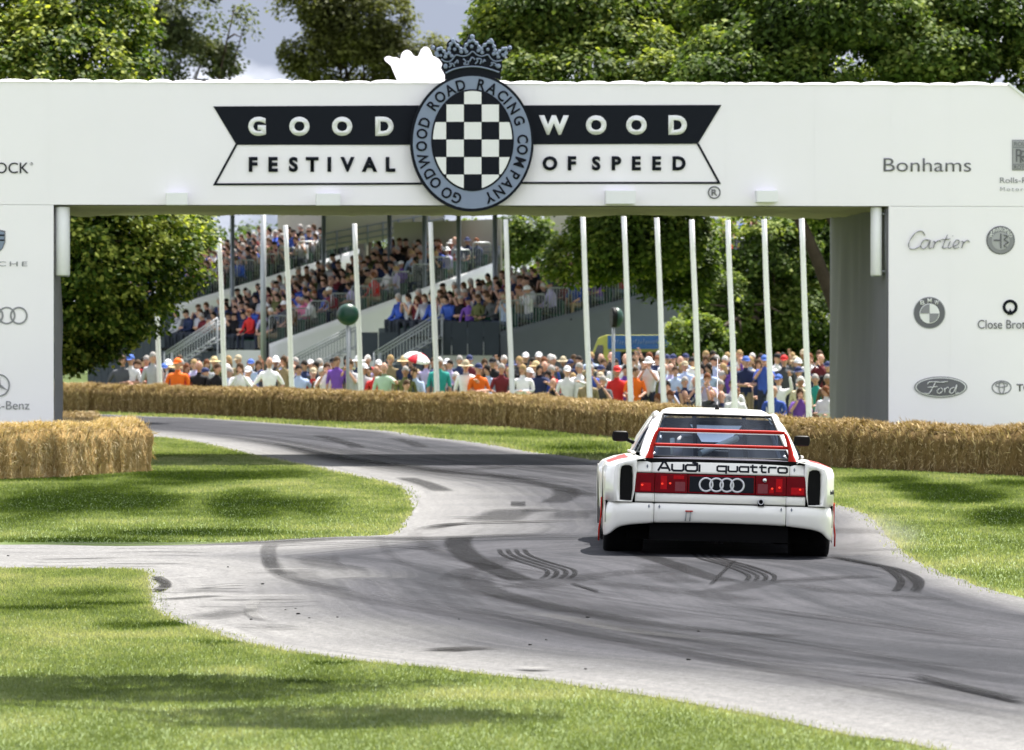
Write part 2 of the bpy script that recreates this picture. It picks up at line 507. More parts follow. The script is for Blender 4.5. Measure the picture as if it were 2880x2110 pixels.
def road_material():
    m, nt, bs = mat_base('worn_asphalt')
    bs.inputs['Roughness'].default_value = 0.72
    bs.inputs['Specular IOR Level'].default_value = 0.06
    L = nt.links
    tc = N(nt, 'ShaderNodeTexCoord')
    left = N(nt, 'ShaderNodeAttribute', attribute_name='left_gap')
    right = N(nt, 'ShaderNodeAttribute', attribute_name='right_gap')
    along = N(nt, 'ShaderNodeAttribute', attribute_name='along')
    def mp(scale, src=None):
        n = N(nt, 'ShaderNodeMapping'); n.inputs['Scale'].default_value = scale
        L.new(src or tc.outputs['Object'], n.inputs['Vector']); return n.outputs['Vector']
    def nz(scale, det, vec, rough=0.5):
        n = N(nt, 'ShaderNodeTexNoise', Scale=scale, Detail=det, Roughness=rough); L.new(vec, n.inputs['Vector']); return n.outputs['Fac']
    def math_(op, a, b):
        n = N(nt, 'ShaderNodeMath', operation=op)
        for i, v in enumerate((a, b)):
            if isinstance(v, (int, float)): n.inputs[i].default_value = v
            else: L.new(v, n.inputs[i])
        return n.outputs[0]
    def rng(v, a, b, c, d):
        n = N(nt, 'ShaderNodeMapRange', interpolation_type='SMOOTHSTEP')
        L.new(v, n.inputs['Value'])
        for k, q in zip(('From Min', 'From Max', 'To Min', 'To Max'), (a, b, c, d)): n.inputs[k].default_value = q
        return n.outputs['Result']
    cv = N(nt, 'ShaderNodeCombineXYZ')
    L.new(left.outputs['Fac'], cv.inputs['X']); L.new(along.outputs['Fac'], cv.inputs['Y'])
    streak = nz(1.0, 5.0, mp((9.0, 0.14, 1), cv.outputs['Vector']), 0.72)      # dust drawn out along the curve by tyres
    streak2 = nz(1.0, 6.0, mp((3.4, 0.09, 1), cv.outputs['Vector']), 0.68)
    patch = nz(0.55, 4.0, tc.outputs['Object'])
    drift = math_('ADD', left.outputs['Fac'], math_('MULTIPLY', math_('SUBTRACT', streak, 0.5), 1.5))
    drift = math_('ADD', drift, math_('MULTIPLY', math_('SUBTRACT', patch, 0.5), 1.2))
    dust = rng(drift, 0.0, 1.9, 1.0, 0.0)
    dust_r = rng(math_('ADD', right.outputs['Fac'], math_('MULTIPLY', math_('SUBTRACT', streak, 0.5), 0.5)), 0.02, 0.5, 0.75, 0.0)
    dust = math_('MAXIMUM', dust, dust_r)
    base = N(nt, 'ShaderNodeMix', data_type='RGBA')
    base.inputs['A'].default_value = (0.017, 0.018, 0.022, 1); base.inputs['B'].default_value = (0.052, 0.052, 0.059, 1)
    L.new(rng(math_('ADD', math_('MULTIPLY', streak2, 0.7), math_('MULTIPLY', patch, 0.3)), 0.36, 0.66, 0, 1), base.inputs['Factor'])
    col = N(nt, 'ShaderNodeMix', data_type='RGBA')
    col.inputs['B'].default_value = (0.200, 0.197, 0.192, 1)
    L.new(base.outputs['Result'], col.inputs['A'])
    L.new(math_('MULTIPLY', dust, rng(streak, 0.25, 0.75, 0.55, 1.0)), col.inputs['Factor'])
    stones = N(nt, 'ShaderNodeTexVoronoi', Scale=70.0)
    L.new(tc.outputs['Object'], stones.inputs['Vector'])
    st = N(nt, 'ShaderNodeMix', data_type='RGBA', blend_type='MULTIPLY')
    st.inputs['Factor'].default_value = 1.0
    L.new(col.outputs['Result'], st.inputs['A'])
    g = N(nt, 'ShaderNodeMapRange'); g.inputs['To Min'].default_value = 0.72; g.inputs['To Max'].default_value = 1.28
    L.new(stones.outputs['Color'], g.inputs['Value']); L.new(g.outputs['Result'], st.inputs['B'])
    grit = nz(16.0, 5.0, tc.outputs['Object'], 0.75)          # patchy aggregate and old repairs
    gm = N(nt, 'ShaderNodeMix', data_type='RGBA', blend_type='MULTIPLY'); gm.inputs['Factor'].default_value = 1.0
    L.new(st.outputs['Result'], gm.inputs['A']); L.new(rng(grit, 0.3, 0.7, 0.76, 1.22), gm.inputs['B'])
    L.new(gm.outputs['Result'], bs.inputs['Base Color'])
    bp = N(nt, 'ShaderNodeBump', Strength=0.5, Distance=0.006)
    L.new(stones.outputs['Distance'], bp.inputs['Height']); L.new(bp.outputs['Normal'], bs.inputs['Normal'])
    return m
M['road'] = road_material()

def cum(line):
    s, out = 0, [0]
    for a, b in zip(line, line[1:]):
        s += math.hypot(b[0] - a[0], b[1] - a[1]); out.append(s)
    return out

def build_road():
    poly = [Vector(p) for p in ROAD_POLY]
    n = len(poly)
    gx, gy = np.meshgrid(np.arange(-13, 10, 0.28), np.arange(20, 128, 0.55))
    gx = gx.ravel() + RNG.uniform(-.06, .06, gx.size); gy = gy.ravel() + RNG.uniform(-.1, .1, gy.size)
    k = inside(gx, gy, ROAD_POLY)
    gx, gy = gx[k], gy[k]
    ed = dist_to(gx, gy, ROAD_POLY + ROAD_POLY[:1])
    gx, gy = gx[ed > .06], gy[ed > .06]
    verts = poly + [Vector((a, b)) for a, b in zip(gx, gy)]
    V, E, Fc, *_ = geometry.delaunay_2d_cdt(verts, [(i, (i + 1) % n) for i in range(n)], [], 1, 1e-6)
    x = np.array([v.x for v in V]); y = np.array([v.y for v in V])
    me = bpy.data.meshes.new('road')
    me.from_pydata([(a, b, terrain(a, b) + 0.006) for a, b in zip(x, y)], [], [tuple(f) for f in Fc])
    dl = np.minimum(dist_to(x, y, E_N), dist_to(x, y, E_I)); dr = dist_to(x, y, E_R)
    side = np.array([sstep(-3.4, -.2, a) if 43 < b < 50.5 else 1.0 for a, b in zip(x, y)])       # the side road on the left is dusty all over
    dl = dl * (.15 + .85 * side)
    # distance travelled along the road edge, so streaks follow the bend
    line = np.array(E_N[::-1]); cs = np.array(cum(E_N[::-1]))
    idx = np.array([np.argmin((line[:, 0] - a) ** 2 + (line[:, 1] - b) ** 2) for a, b in zip(x, y)])
    al = cs[idx] + y * 0.3
    for nm, a in (('left_gap', dl), ('right_gap', dr), ('along', al)):
        at_ = me.attributes.new(nm, 'FLOAT', 'POINT'); at_.data.foreach_set('value', a.astype(np.float32))
    bm = bmesh.new(); bm.from_mesh(me); bmesh.ops.recalc_face_normals(bm, faces=bm.faces)
    if sum(f.normal.z for f in bm.faces) < 0: bmesh.ops.reverse_faces(bm, faces=bm.faces)
    bm.to_mesh(me); bm.free()
    me.materials.append(M['road'])
    me.polygons.foreach_set('use_smooth', [True] * len(me.polygons))
    return tag(link(bpy.data.objects.new('road', me)), kind='structure')
ROAD = build_road()

# rubber marks and stains lying on the asphalt: ribbons with torn, thin edges
def mark_material(name, col, streaky):
    m, nt, bs = mat_base(name)
    bs.inputs['Base Color'].default_value = col + (1,); bs.inputs['Roughness'].default_value = 0.7; bs.inputs['Specular IOR Level'].default_value = 0.04
    a = N(nt, 'ShaderNodeAttribute', attribute_name='cover')
    s = N(nt, 'ShaderNodeAttribute', attribute_name='across')
    l = N(nt, 'ShaderNodeAttribute', attribute_name='length')
    cv = N(nt, 'ShaderNodeCombineXYZ')
    nt.links.new(s.outputs['Fac'], cv.inputs['X']); nt.links.new(l.outputs['Fac'], cv.inputs['Y'])
    mp = N(nt, 'ShaderNodeMapping'); mp.inputs['Scale'].default_value = (streaky, 0.9, 1)
    nz = N(nt, 'ShaderNodeTexNoise', Scale=2.2, Detail=9.0, Roughness=0.8)
    rr = N(nt, 'ShaderNodeMapRange'); rr.inputs['From Min'].default_value = 0.33; rr.inputs['From Max'].default_value = 0.66
    rr.inputs['To Min'].default_value = 0.30; rr.inputs['To Max'].default_value = 1.0
    mu = N(nt, 'ShaderNodeMath', operation='MULTIPLY', use_clamp=True)
    nt.links.new(cv.outputs['Vector'], mp.inputs['Vector']); nt.links.new(mp.outputs['Vector'], nz.inputs['Vector'])
    nt.links.new(nz.outputs['Fac'], rr.inputs['Value'])
    nt.links.new(rr.outputs['Result'], mu.inputs[0]); nt.links.new(a.outputs['Fac'], mu.inputs[1])
    nt.links.new(mu.outputs[0], bs.inputs['Alpha'])
    return m
M['rubber'] = mark_material('rubber_on_asphalt', (0.006, 0.006, 0.007), 5.0)
M['scuff'] = mark_material('pale_scuff', (0.19, 0.188, 0.183), 3.0)
M['stain'] = mark_material('dark_spill', (0.015, 0.014, 0.013), 1.0)

LIFT = [0.010]
def spline(pts, n=10):
    P = [Vector(p) for p in pts]; P = [P[0] * 2 - P[1]] + P + [P[-1] * 2 - P[-2]]
    out = []
    for i in range(1, len(P) - 2):
        for k in range(n):
            t = k / n; a, b, c, d = P[i - 1], P[i], P[i + 1], P[i + 2]
            out.append(0.5 * ((2 * b) + (c - a) * t + (2 * a - 5 * b + 4 * c - d) * t * t + (3 * b - a - 3 * c + d) * t ** 3))
    return out + [P[-2]]

def mark(pts, width, cover, mat='rubber', shift=0.0, name='tyre_mark', fade=True):
    f0, f1 = (.30, .35) if name in ('faint_track', 'pale_scuff') or mat == 'stain' else (.10, .12)
    """pts in photo pixels; width in metres on the ground"""
    G = spline([gp(*p) for p in pts])
    LIFT[0] += 0.00025
    vs, fs, cov, acr, ln = [], [], [], [], []
    W = [-1, -.62, 0, .62, 1]
    s = 0
    for i, p in enumerate(G):
        t = (G[min(i + 1, len(G) - 1)] - G[max(i - 1, 0)]); t.z = 0; t.normalize()
        nrm = Vector((t.y, -t.x, 0))
        if i: s += (G[i] - G[i - 1]).length
        e = i / (len(G) - 1)
        en = sstep(0, f0, e) * sstep(0, f1, 1 - e) if fade else sstep(0, .08, e) * sstep(0, .10, 1 - e)
        for w in W:
            q = p + nrm * (shift + w * width / 2)
            vs.append((q.x, q.y, terrain(q.x, q.y) + LIFT[0]))
            cov.append(min(1.2, cover * 1.35) * en * (0.0 if abs(w) == 1 else 1.0)); acr.append(w * width * 4 + len(LIFT) + pts[0][0] * .01); ln.append(s)
    for i in range(len(G) - 1):
        for k in range(4): fs.append((i * 5 + k, i * 5 + k + 1, i * 5 + 6 + k, i * 5 + 5 + k))
    me = bpy.data.meshes.new(name)
    me.from_pydata(vs, [], fs)
    for nm, a in (('cover', cov), ('across', acr), ('length', ln)):
        x = me.attributes.new(nm, 'FLOAT', 'POINT'); x.data.foreach_set('value', a)
    me.materials.append(M[mat])
    link(bpy.data.objects.new(name, me), ROAD)

r4 = lambda *p: [(1180 + x / 2.301, 1480 + y / 2.301) for x, y in p]
r2 = lambda *p: [(700 + x / 2.211, 1060 + y / 2.211) for x, y in p]
r3 = lambda *p: [(2160 + x / 2.753, 1100 + y / 2.753) for x, y in p]
r5 = lambda *p: [(x / 2.255, 1560 + y / 2.255) for x, y in p]
def treads(pts, n, w, gap, cover):
    for k in range(n): mark(pts, w, cover * random.uniform(.8, 1.1), shift=(k - (n - 1) / 2) * gap)
mark(r4((265, 70), (250, 130), (330, 210), (460, 275), (590, 330), (690, 368)), 0.27, 0.75, fade=False)
treads(r4((590, 148), (620, 190), (700, 225), (820, 262), (905, 290), (915, 320), (870, 355)), 4, 0.05, 0.07, 1.0)
mark(r4((1360, 168), (1520, 215), (1700, 275), (1860, 330), (2030, 372)), 0.24, 0.55)
treads(r4((1830, 180), (1900, 220), (2040, 258), (2170, 305), (2215, 335), (2195, 372)), 4, 0.045, 0.065, 0.9)
mark(r4((350, 300), (385, 395), (560, 460), (800, 520), (1100, 575), (1500, 642), (1900, 690), (2255, 715), (2480, 735)), 0.30, 0.42)
mark(r4((560, 450), (900, 500), (1300, 560), (1700, 610)), 0.5, 0.22)
mark(r4((190, 375), (300, 300), (420, 280), (560, 195)), 0.30, 0.28)
mark(r4((620, 415), (780, 388), (1000, 345), (1300, 312), (1560, 292)), 0.5, 0.26)
mark(r4((1560, 250), (1580, 330), (1720, 380)), 0.4, 0.24)
mark(r4((1100, 370), (1400, 400), (1700, 435), (1860, 450), (2200, 510)), 0.45, 0.26)
mark(r4((1870, 440), (2050, 410), (2255, 360)), 0.35, 0.3)
mark(r4((1880, 392), (1960, 310), (2045, 225)), 0.04, 0.7)
mark(r4((75, 822), (250, 808), (490, 796)), 0.30, 0.9, 'stain', name='dark_streak')
mark(r4((980, 380), (1060, 405), (1165, 438)), 0.05, 0.9)
mark(r3((470, 1285), (700, 1330), (900, 1368), (1060, 1410), (1180, 1480), (1150, 1585)), 0.07, 1.0)
mark(r3((470, 1290), (700, 1335), (900, 1375), (1050, 1425), (1150, 1500), (1110, 1580)), 0.06, 0.8)
mark(r3((900, 1372), (1000, 1440), (1030, 1500), (985, 1570)), 0.07, 1.0)
mark(r3((500, 1290), (760, 1345), (960, 1390), (1090, 1470), (1060, 1560)), 0.2, 0.3)
mark(r3((60, 1490), (400, 1465), (880, 1440)), 0.4, 0.35)
mark(r3((150, 1500), (500, 1560), (900, 1590), (1500, 1640)), 0.3, 0.25)
mark(r3((560, 1070), (700, 1100), (640, 1115)), 0.6, 0.35)
mark(r3((500, 1245), (800, 1240), (1050, 1240)), 0.5, 0.3)
mark(r2((420, 365), (600, 412), (690, 452)), 0.3, 0.5)
mark(r2((900, 385), (1000, 410), (1085, 448)), 0.3, 0.4)
mark(r2((960, 632), (1100, 672), (1225, 722)), 0.3, 0.55)
mark(r2((1030, 575), (1300, 605), (1560, 628), (1900, 690), (2200, 765)), 0.35, 0.5)
mark(r2((1300, 590), (1700, 560), (2170, 600)), 0.6, 0.25)
mark(r2((1960, 700), (1970, 745), (1880, 795)), 0.35, 0.5)
mark(r2((1625, 797), (1725, 797)), 1.7, 0.6, fade=False, name='tar_patch')
mark(r2((1500, 912), (1600, 860), (1700, 835), (1930, 845)), 0.6, 0.42)
mark(r2((2000, 890), (2020, 855), (2120, 840)), 0.5, 0.3)
mark(r2((1040, 968), (1280, 925), (1700, 912), (2180, 900)), 0.25, 0.9, 'stain', name='road_joint')
mark(r2((1230, 886), (1480, 880)), 0.3, 0.5, 'stain', name='road_joint')
mark(r2((-1400, 1045), (-700, 1050), (0, 1042), (600, 1012), (1250, 1010), (2200, 985)), 0.5, 0.55)
mark(r2((0, 1062), (700, 1040), (1400, 1022), (2200, 1015)), 0.15, 0.5)
mark(r2((400, 1075), (800, 1060), (1220, 1090)), 0.12, 0.4)
mark(r2((140, 1045), (120, 1100), (160, 1194), (300, 1260)), 0.16, 0.35)
mark(r5((985, 152), (1030, 178), (1055, 205), (1020, 230), (975, 246)), 0.10, 1.0, 'stain', name='dark_streak', fade=False)
mark(r5((1270, 222), (1400, 208), (1560, 200)), 0.12, 0.6)
mark(r5((1700, 20), (1720, 90), (1800, 150), (2000, 200), (2255, 245)), 0.14, 0.35)
mark(r5((2000, 20), (2050, 70), (2255, 110)), 0.4, 0.25)
mark(r5((1640, 285), (1595, 345), (1615, 405), (1760, 445)), 0.10, 0.55, 'scuff', name='pale_scuff')
mark(r5((950, 300), (1250, 275), (1500, 262)), 0.25, 0.7, 'scuff', name='pale_scuff')
mark(r5((1250, 420), (1450, 385), (1560, 360)), 0.35, 0.35)
mark(r5((1500, 470), (1700, 470), (1830, 490)), 0.3, 0.3)
mark(r4((500, 560), (900, 610), (1300, 690), (1700, 740), (2255, 800)), 0.2, 0.22, 'scuff', name='pale_scuff')
mark(r4((640, 945), (720, 942), (800, 935)), 0.25, 0.9, 'scuff', name='pale_scuff')
mark([(2560, 1905), (2720, 1945), (2890, 1985)], 0.10, 0.8)
mark([(2380, 1900), (2600, 1925), (2900, 1990)], 0.06, 0.6)
# many faint, overlapping older tracks that follow the bend
rm = random.Random(5)
for k in range(26):
    t = rm.uniform(0, 1); j = rm.uniform(-12, 12)
    P_ = [(2900, 1760 + 300 * t + j), (2400, 1700 + 250 * t + j), (1900, 1650 + 200 * t), (1500, 1600 + 170 * t), (1250 - 330 * t, 1545 + 120 * t), (1170 - 330 * t, 1480 + 90 * t * t)]
    a_ = rm.randint(0, 2); n_ = rm.randint(3, 4)
    mark(P_[a_:a_ + n_], rm.choice((.06, .10, .18, .26)), rm.uniform(.10, .34), 'rubber', name='faint_track')
for k in range(12):
    t = rm.uniform(0, 1)
    P_ = [(2250 - 200 * t, 1400 + 30 * t), (1900 - 200 * t, 1345 + 40 * t), (1500 - 180 * t, 1300 + 55 * t), (1100 - 120 * t, 1262 + 50 * t), (760, 1218 + 40 * t), (450, 1188 + 22 * t)]
    a_ = rm.randint(0, 2)
    mark(P_[a_:a_ + rm.randint(3, 4)], rm.choice((.15, .25, .35)), rm.uniform(.15, .4), 'rubber', name='faint_track')
for k in range(14):
    x_ = rm.uniform(-60, 700); y_ = rm.uniform(1548, 1596) if x_ < 380 else rm.uniform(1560, 1740)
    mark([(x_, y_), (x_ + rm.uniform(80, 160), y_ + rm.uniform(-4, 4)), (x_ + rm.uniform(200, 320), y_ + rm.uniform(-9, 5))], rm.uniform(.08, .3), rm.uniform(.25, .6), rm.choice(('scuff', 'scuff', 'rubber')), name='faint_track')
# chips and small stones lying on the asphalt
mb = MB()
for (px, py) in r5((1768, 133), (1592, 420), (1810, 358), (1875, 350), (1445, 86), (1665, 195), (1960, 410), (2140, 405), (50, 15), (1890, 385)) + r4((715, 778), (1805, 690), (1088, 600), (820, 745), (1740, 875), (1075, 935), (255, 610)):
    p = gp(px, py); r = random.uniform(.005, .011)
    mb.ell((p.x, p.y, terrain(p.x, p.y) + 0.006 + r * .4), (r * 1.4, r, r * .7), 6, 4)
tag(mb.build('gravel', M['black']), kind='stuff')

# ------------------------------------------------------------------ grass blades
def grass(poly, box, dens, hgt, name, edge=None):
    x0, x1, y0, y1 = box
    n = int((x1 - x0) * (y1 - y0) * dens)
    x = RNG.uniform(x0, x1, n); y = RNG.uniform(y0, y1, n)
    px = CX + F * x / y; py = HZ + F * EYE / y
    k = (px > -70) & (px < 2950) & (py < 2150)
    x, y = x[k], y[k]
    k = inside(x, y, poly)
    ed = dist_to(x, y, edge)
    k |= (ed < .16) & (RNG.random(len(x)) < .30 * np.exp(-ed / .06))      # blades that have crept over the edge
    x, y, ed = x[k], y[k], ed[k]
    n = len(x)
    z = np.array([terrain(a, b) for a, b in zip(x, y)])
    t = np.array([turf(a, b) for a, b in zip(x, y)])
    h = hgt * RNG.uniform(.5, 1.25, n) * (1 + .5 * np.exp(-ed / .06)) * (0.8 + 0.4 * t)
    # now and then a taller tuft
    h *= np.where(RNG.random(n) < .03, 1.6, 1.0)
    w = 0.0042 * (y / 30) * RNG.uniform(.7, 1.4, n)
    a = RNG.uniform(0, 2 * np.pi, n)
    lean = RNG.uniform(.1, .9, n) * h
    la = RNG.uniform(0, 2 * np.pi, n)
    V = np.zeros((n, 3, 3))
    V[:, 0] = np.stack([x - np.cos(a) * w, y - np.sin(a) * w, z - .003], 1)
    V[:, 1] = np.stack([x + np.cos(a) * w, y + np.sin(a) * w, z - .003], 1)
    V[:, 2] = np.stack([x + np.cos(la) * lean, y + np.sin(la) * lean, z + h], 1)
    tint = np.clip(t + RNG.normal(0, .065, n) + np.where(RNG.random(n) < .02, .25, 0) + .28 * np.exp(-ed / .05), 0, 1)
    me = np_mesh(name, V.reshape(-1, 3), 3, M['blade'], {'tint': np.repeat(tint, 3)})
    tag(link(bpy.data.objects.new(name, me)), kind='stuff')

near_poly = E_N + [(-9, E_N[-1][1]), (-9, 15), (9, 15), E_N[0]]
isl_poly = E_I + [(-16, 112), (-16, 60)]
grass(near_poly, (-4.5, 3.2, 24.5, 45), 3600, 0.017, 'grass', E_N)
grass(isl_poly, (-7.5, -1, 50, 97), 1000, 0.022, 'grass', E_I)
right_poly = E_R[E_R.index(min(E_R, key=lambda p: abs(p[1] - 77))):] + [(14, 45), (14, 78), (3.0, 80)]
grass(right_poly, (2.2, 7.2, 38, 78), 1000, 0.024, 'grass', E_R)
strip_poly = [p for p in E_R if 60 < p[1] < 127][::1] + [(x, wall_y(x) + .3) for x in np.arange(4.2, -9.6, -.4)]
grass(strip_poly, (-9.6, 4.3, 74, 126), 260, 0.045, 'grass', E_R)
# ------------------------------------------------------------------ the white gateway arch
TH = math.radians(4.66)
ARCH_Y = 79.9
ARCH = empty('arch', (0, ARCH_Y, 0), TH)
tag(ARCH, 'long white cloth covered gateway arch spanning the road with a crowned round emblem', 'arch')
DEP = 6.0
def A(px, py):
    """photo pixel -> (u, z) on the arch's front plane"""
    k = (px - CX) / F
    u = k * ARCH_Y / (math.cos(TH) - k * math.sin(TH))
    Y = ARCH_Y + u * math.sin(TH)
    return (u, EYE - (py - HZ) / F * Y)
UL, UR = A(151, 900)[0], A(2499, 900)[0]
UFL, UFR = A(-260, 900)[0], A(3010, 900)[0]
ZB, ZT = A(1300, 578)[1], A(1300, 232)[1]
ZC = A(3010, 373)[1]
UC = A(2834, 230)[0]
FRONT = -0.02

def build_arch():
    # hull: beam with chamfered ends, two towers
    mb = MB()
    chl = UFL + (UFR - UC)
    mb.prism([(UFL, ZB), (UFR, ZB), (UFR, ZC), (UC, ZT), (chl, ZT), (UFL, ZC)], 0.0, DEP, 0)
    mb.prism([(UFL, -0.1), (UL, -0.1), (UL, ZB - .001), (UFL, ZB - .001)], 0.0, DEP, 0)
    mb.prism([(UR, -0.1), (UFR, -0.1), (UFR, ZB - .001), (UR, ZB - .001)], 0.0, DEP, 0)
    mb.build('frame', M['cloth_white'], ARCH)
    # stretched cloth panels on the front of the beam, joints between them
    cuts = [UFL, A(-60, 0)[0], A(138, 0)[0], A(290, 0)[0], A(470, 0)[0], A(660, 0)[0], A(900, 0)[0], A(1140, 0)[0], A(1500, 0)[0], A(1760, 0)[0], A(2040, 0)[0], A(2290, 0)[0], A(2505, 0)[0], A(2672, 0)[0], UFR]
    def panel(u0, u1, z0, z1, top=None):
        g = 0.0006
        rows, nu, nz = [], max(3, int((u1 - u0) / .25)), max(3, int((z1 - z0) / .25))
        for j in range(nz + 1):
            r = []
            for i in range(nu + 1):
                u = u0 + g + (u1 - u0 - 2 * g) * i / nu; z = z0 + g + ((top(u) if top else z1) - z0 - 2 * g) * j / nz
                e = min(i, nu - i, j, nz - j)
                w = 0.0 if e == 0 else 0.014 * mnoise.noise(Vector((u * 1.1, z * 1.3, u0))) + 0.007 * mnoise.noise(Vector((u * .5, z * 3.1, 9)))
                r.append((u, FRONT + w, z))
            rows.append(r)
        m = MB(); m.grid(rows)
        return m.build('cloth_panel', M['cloth_white'], ARCH)
    topf = lambda u: ZT - max(0, (u - UC)) * (ZT - ZC) / (UFR - UC)
    for a, b in zip(cuts, cuts[1:]): panel(a, b, ZB, ZT, topf)
    panel(UFL, A(-60, 0)[0], 0.05, ZB - .004); panel(A(-60, 0)[0], UL, 0.05, ZB - .004)
    panel(UR, A(2672, 0)[0], 0.05, ZB - .004); panel(A(2672, 0)[0], UFR, 0.05, ZB - .004)
    # folded cloth caps along the top edge
    u = UFL + .5
    while u < UC - .05:
        w = random.uniform(.24, .52)
        w = min(w, UC - u)
        m = MB()
        rows = []
        h = random.uniform(.030, .05)
        for j in range(7):
            q = math.pi * j / 6
            rows.append([(u + w * i / 6, 0.06 - math.cos(q) * .10, ZT - .015 + math.sin(q) * h * (0.45 + .55 * math.sin(math.pi * i / 6) ** .5) + .004 * mnoise.noise(Vector((u + i * .2, j, 1)))) for i in range(7)])
        m.grid(rows); m.build('edge_cap', M['white_trim'], ARCH)
        u += w + .006
    m = MB(); m.box(((UC + UFR) / 2, .05, (ZT + ZC) / 2 + .01), (math.hypot(UFR - UC, ZT - ZC), .2, .03), 0, Matrix.Rotation(math.atan2(ZT - ZC, UFR - UC), 3, 'Y'))
    m.build('edge_cap', M['white_trim'], ARCH)
    # sagging cloth under the beam and on the inner walls
    rows = []
    for j in range(25):
        y = .03 + (DEP - .06) * j / 24
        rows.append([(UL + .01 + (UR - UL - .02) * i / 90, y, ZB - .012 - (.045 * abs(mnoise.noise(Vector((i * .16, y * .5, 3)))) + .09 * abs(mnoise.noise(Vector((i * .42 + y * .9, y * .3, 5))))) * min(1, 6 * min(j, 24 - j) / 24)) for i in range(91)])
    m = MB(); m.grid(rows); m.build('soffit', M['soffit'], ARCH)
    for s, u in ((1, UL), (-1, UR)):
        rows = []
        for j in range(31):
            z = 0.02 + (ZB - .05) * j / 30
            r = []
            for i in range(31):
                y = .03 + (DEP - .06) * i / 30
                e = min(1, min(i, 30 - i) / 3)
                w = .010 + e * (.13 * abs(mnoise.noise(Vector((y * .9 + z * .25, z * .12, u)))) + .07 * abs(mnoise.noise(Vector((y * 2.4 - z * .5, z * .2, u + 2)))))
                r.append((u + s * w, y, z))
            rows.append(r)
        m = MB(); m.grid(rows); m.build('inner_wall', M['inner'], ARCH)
    # floodlight housings on the beam
    for x0, x1, y0, y1 in ((467, 527, 543, 578), (888, 955, 545, 579), (1700, 1783, 537, 575), (2123, 2182, 537, 570)):
        a, b = A(x0, y1), A(x1, y0)
        m = MB(); m.box(((a[0] + b[0]) / 2, FRONT - .10, (a[1] + b[1]) / 2), (b[0] - a[0], .2, b[1] - a[1]))
        m.build('lamp_housing', M['white_trim'], ARCH, bevel=.008)
    # tall white strip lights in the upper corners of the opening
    for x0, x1, s in ((155, 197, 1), (2452, 2484, -1)):
        a, b = A(x0, 775), A(x1, 582)
        m = MB(); c = (a[0] + b[0]) / 2; w = (b[0] - a[0]) / 2
        rows = []
        for z in (a[1], a[1] + .012, b[1] - .01, b[1]):
            k = .9 if z in (a[1], b[1]) else 1
            rows.append([(c + math.cos(q) * w * k, .14 + math.sin(q) * .10 * k, z) for q in [2 * math.pi * t / 18 for t in range(18)]])
        m.grid(rows, closed=True); m.f.append(tuple(range(17, -1, -1))); m.m.append(0); m.sm.append(False)
        o = m.build('strip_light', M['white_trim'], ARCH)
        m = MB()
        for zz in (a[1] + .06, b[1] - .10):
            m.tube([(c - s * w * .6, .14, zz), (c - s * (w + .09), .16, zz)], .018, 6)
        m.tube([(c - s * (w + .055), .13, a[1] + .03), (c - s * (w + .055), .13, b[1] - .05)], .014, 6)
        m.tube([(c - s * (w + .03), .13, a[1] + .0), (c + s * w * .9, .13, a[1] - .012)], .010, 6)
        m.build('bracket', M['rail_grey'], o)
build_arch()

# ------------------------------------------------------------------ lettering
_dg = None
def text_mesh(body, bold=0.0, shear=0.0, space=1.0):
    cu = bpy.data.curves.new('tmp', 'FONT')
    cu.body = body; cu.size = 1.0; cu.offset = bold; cu.shear = shear; cu.space_character = space
    cu.resolution_u = 4; cu.fill_mode = 'FRONT'
    ob = bpy.data.objects.new('tmp', cu); COL.objects.link(ob)
    dg = bpy.context.evaluated_depsgraph_get()
    me = bpy.data.meshes.new_from_object(ob.evaluated_get(dg))
    bpy.data.objects.remove(ob); bpy.data.curves.remove(cu)
    bm = bmesh.new(); bm.from_mesh(me); bpy.data.meshes.remove(me)
    bmesh.ops.remove_doubles(bm, verts=bm.verts, dist=1e-5)
    return bm

def flat_to(bm, fmap, name, mat, parent, thick=0.004):
    """bm lies in xy; fmap(x, y) -> 3-D point on the surface"""
    for v in bm.verts: v.co = fmap(v.co.x, v.co.y)
    me = bpy.data.meshes.new(name); bm.to_mesh(me); bm.free()
    me.materials.append(mat)
    o = link(bpy.data.objects.new(name, me), parent)
    md = o.modifiers.new('solid', 'SOLIDIFY'); md.thickness = thick; md.offset = 0
    return o

PROUD = FRONT - 0.011
def word(body, x0, y0, x1, y1, mat, bold=0.0, shear=0.0, y=PROUD, name='lettering', parent=None, space=1.0):
    """text stretched into the photo-pixel box (x0,y0 top left .. x1,y1 bottom right) on the arch front"""
    bm = text_mesh(body, bold, shear, space)
    xs = [v.co.x for v in bm.verts]; ys = [v.co.y for v in bm.verts]
    ax, bx, ay, by = min(xs), max(xs), min(ys), max(ys)
    a, b = A(x0, y1), A(x1, y0)
    f = lambda x, yy: (a[0] + (x - ax) / (bx - ax) * (b[0] - a[0]), y, a[1] + (yy - ay) / (by - ay) * (b[1] - a[1]))
    return flat_to(bm, f, name, mat, parent or ARCH)

def poly_px(pts, y0, y1, name, mat, parent=None):
    q = [A(*p) for p in pts]
    ar = sum(a[0] * b[1] - b[0] * a[1] for a, b in zip(q, q[1:] + q[:1]))
    if ar < 0: q.reverse()
    m = MB(); m.prism(q, y0, y1)
    return m.build(name, mat, parent or ARCH)

def line_px(pts, w, y, name, mat, parent=None, closed=False, n=6, flat=.5):
    q = [A(*p) for p in pts]
    if closed: q = q + q[:2]
    m = MB(); m.tube([(u, y, z) for u, z in q], w / 2, n, cap=not closed)
    return m.build(name, mat, parent or ARCH)

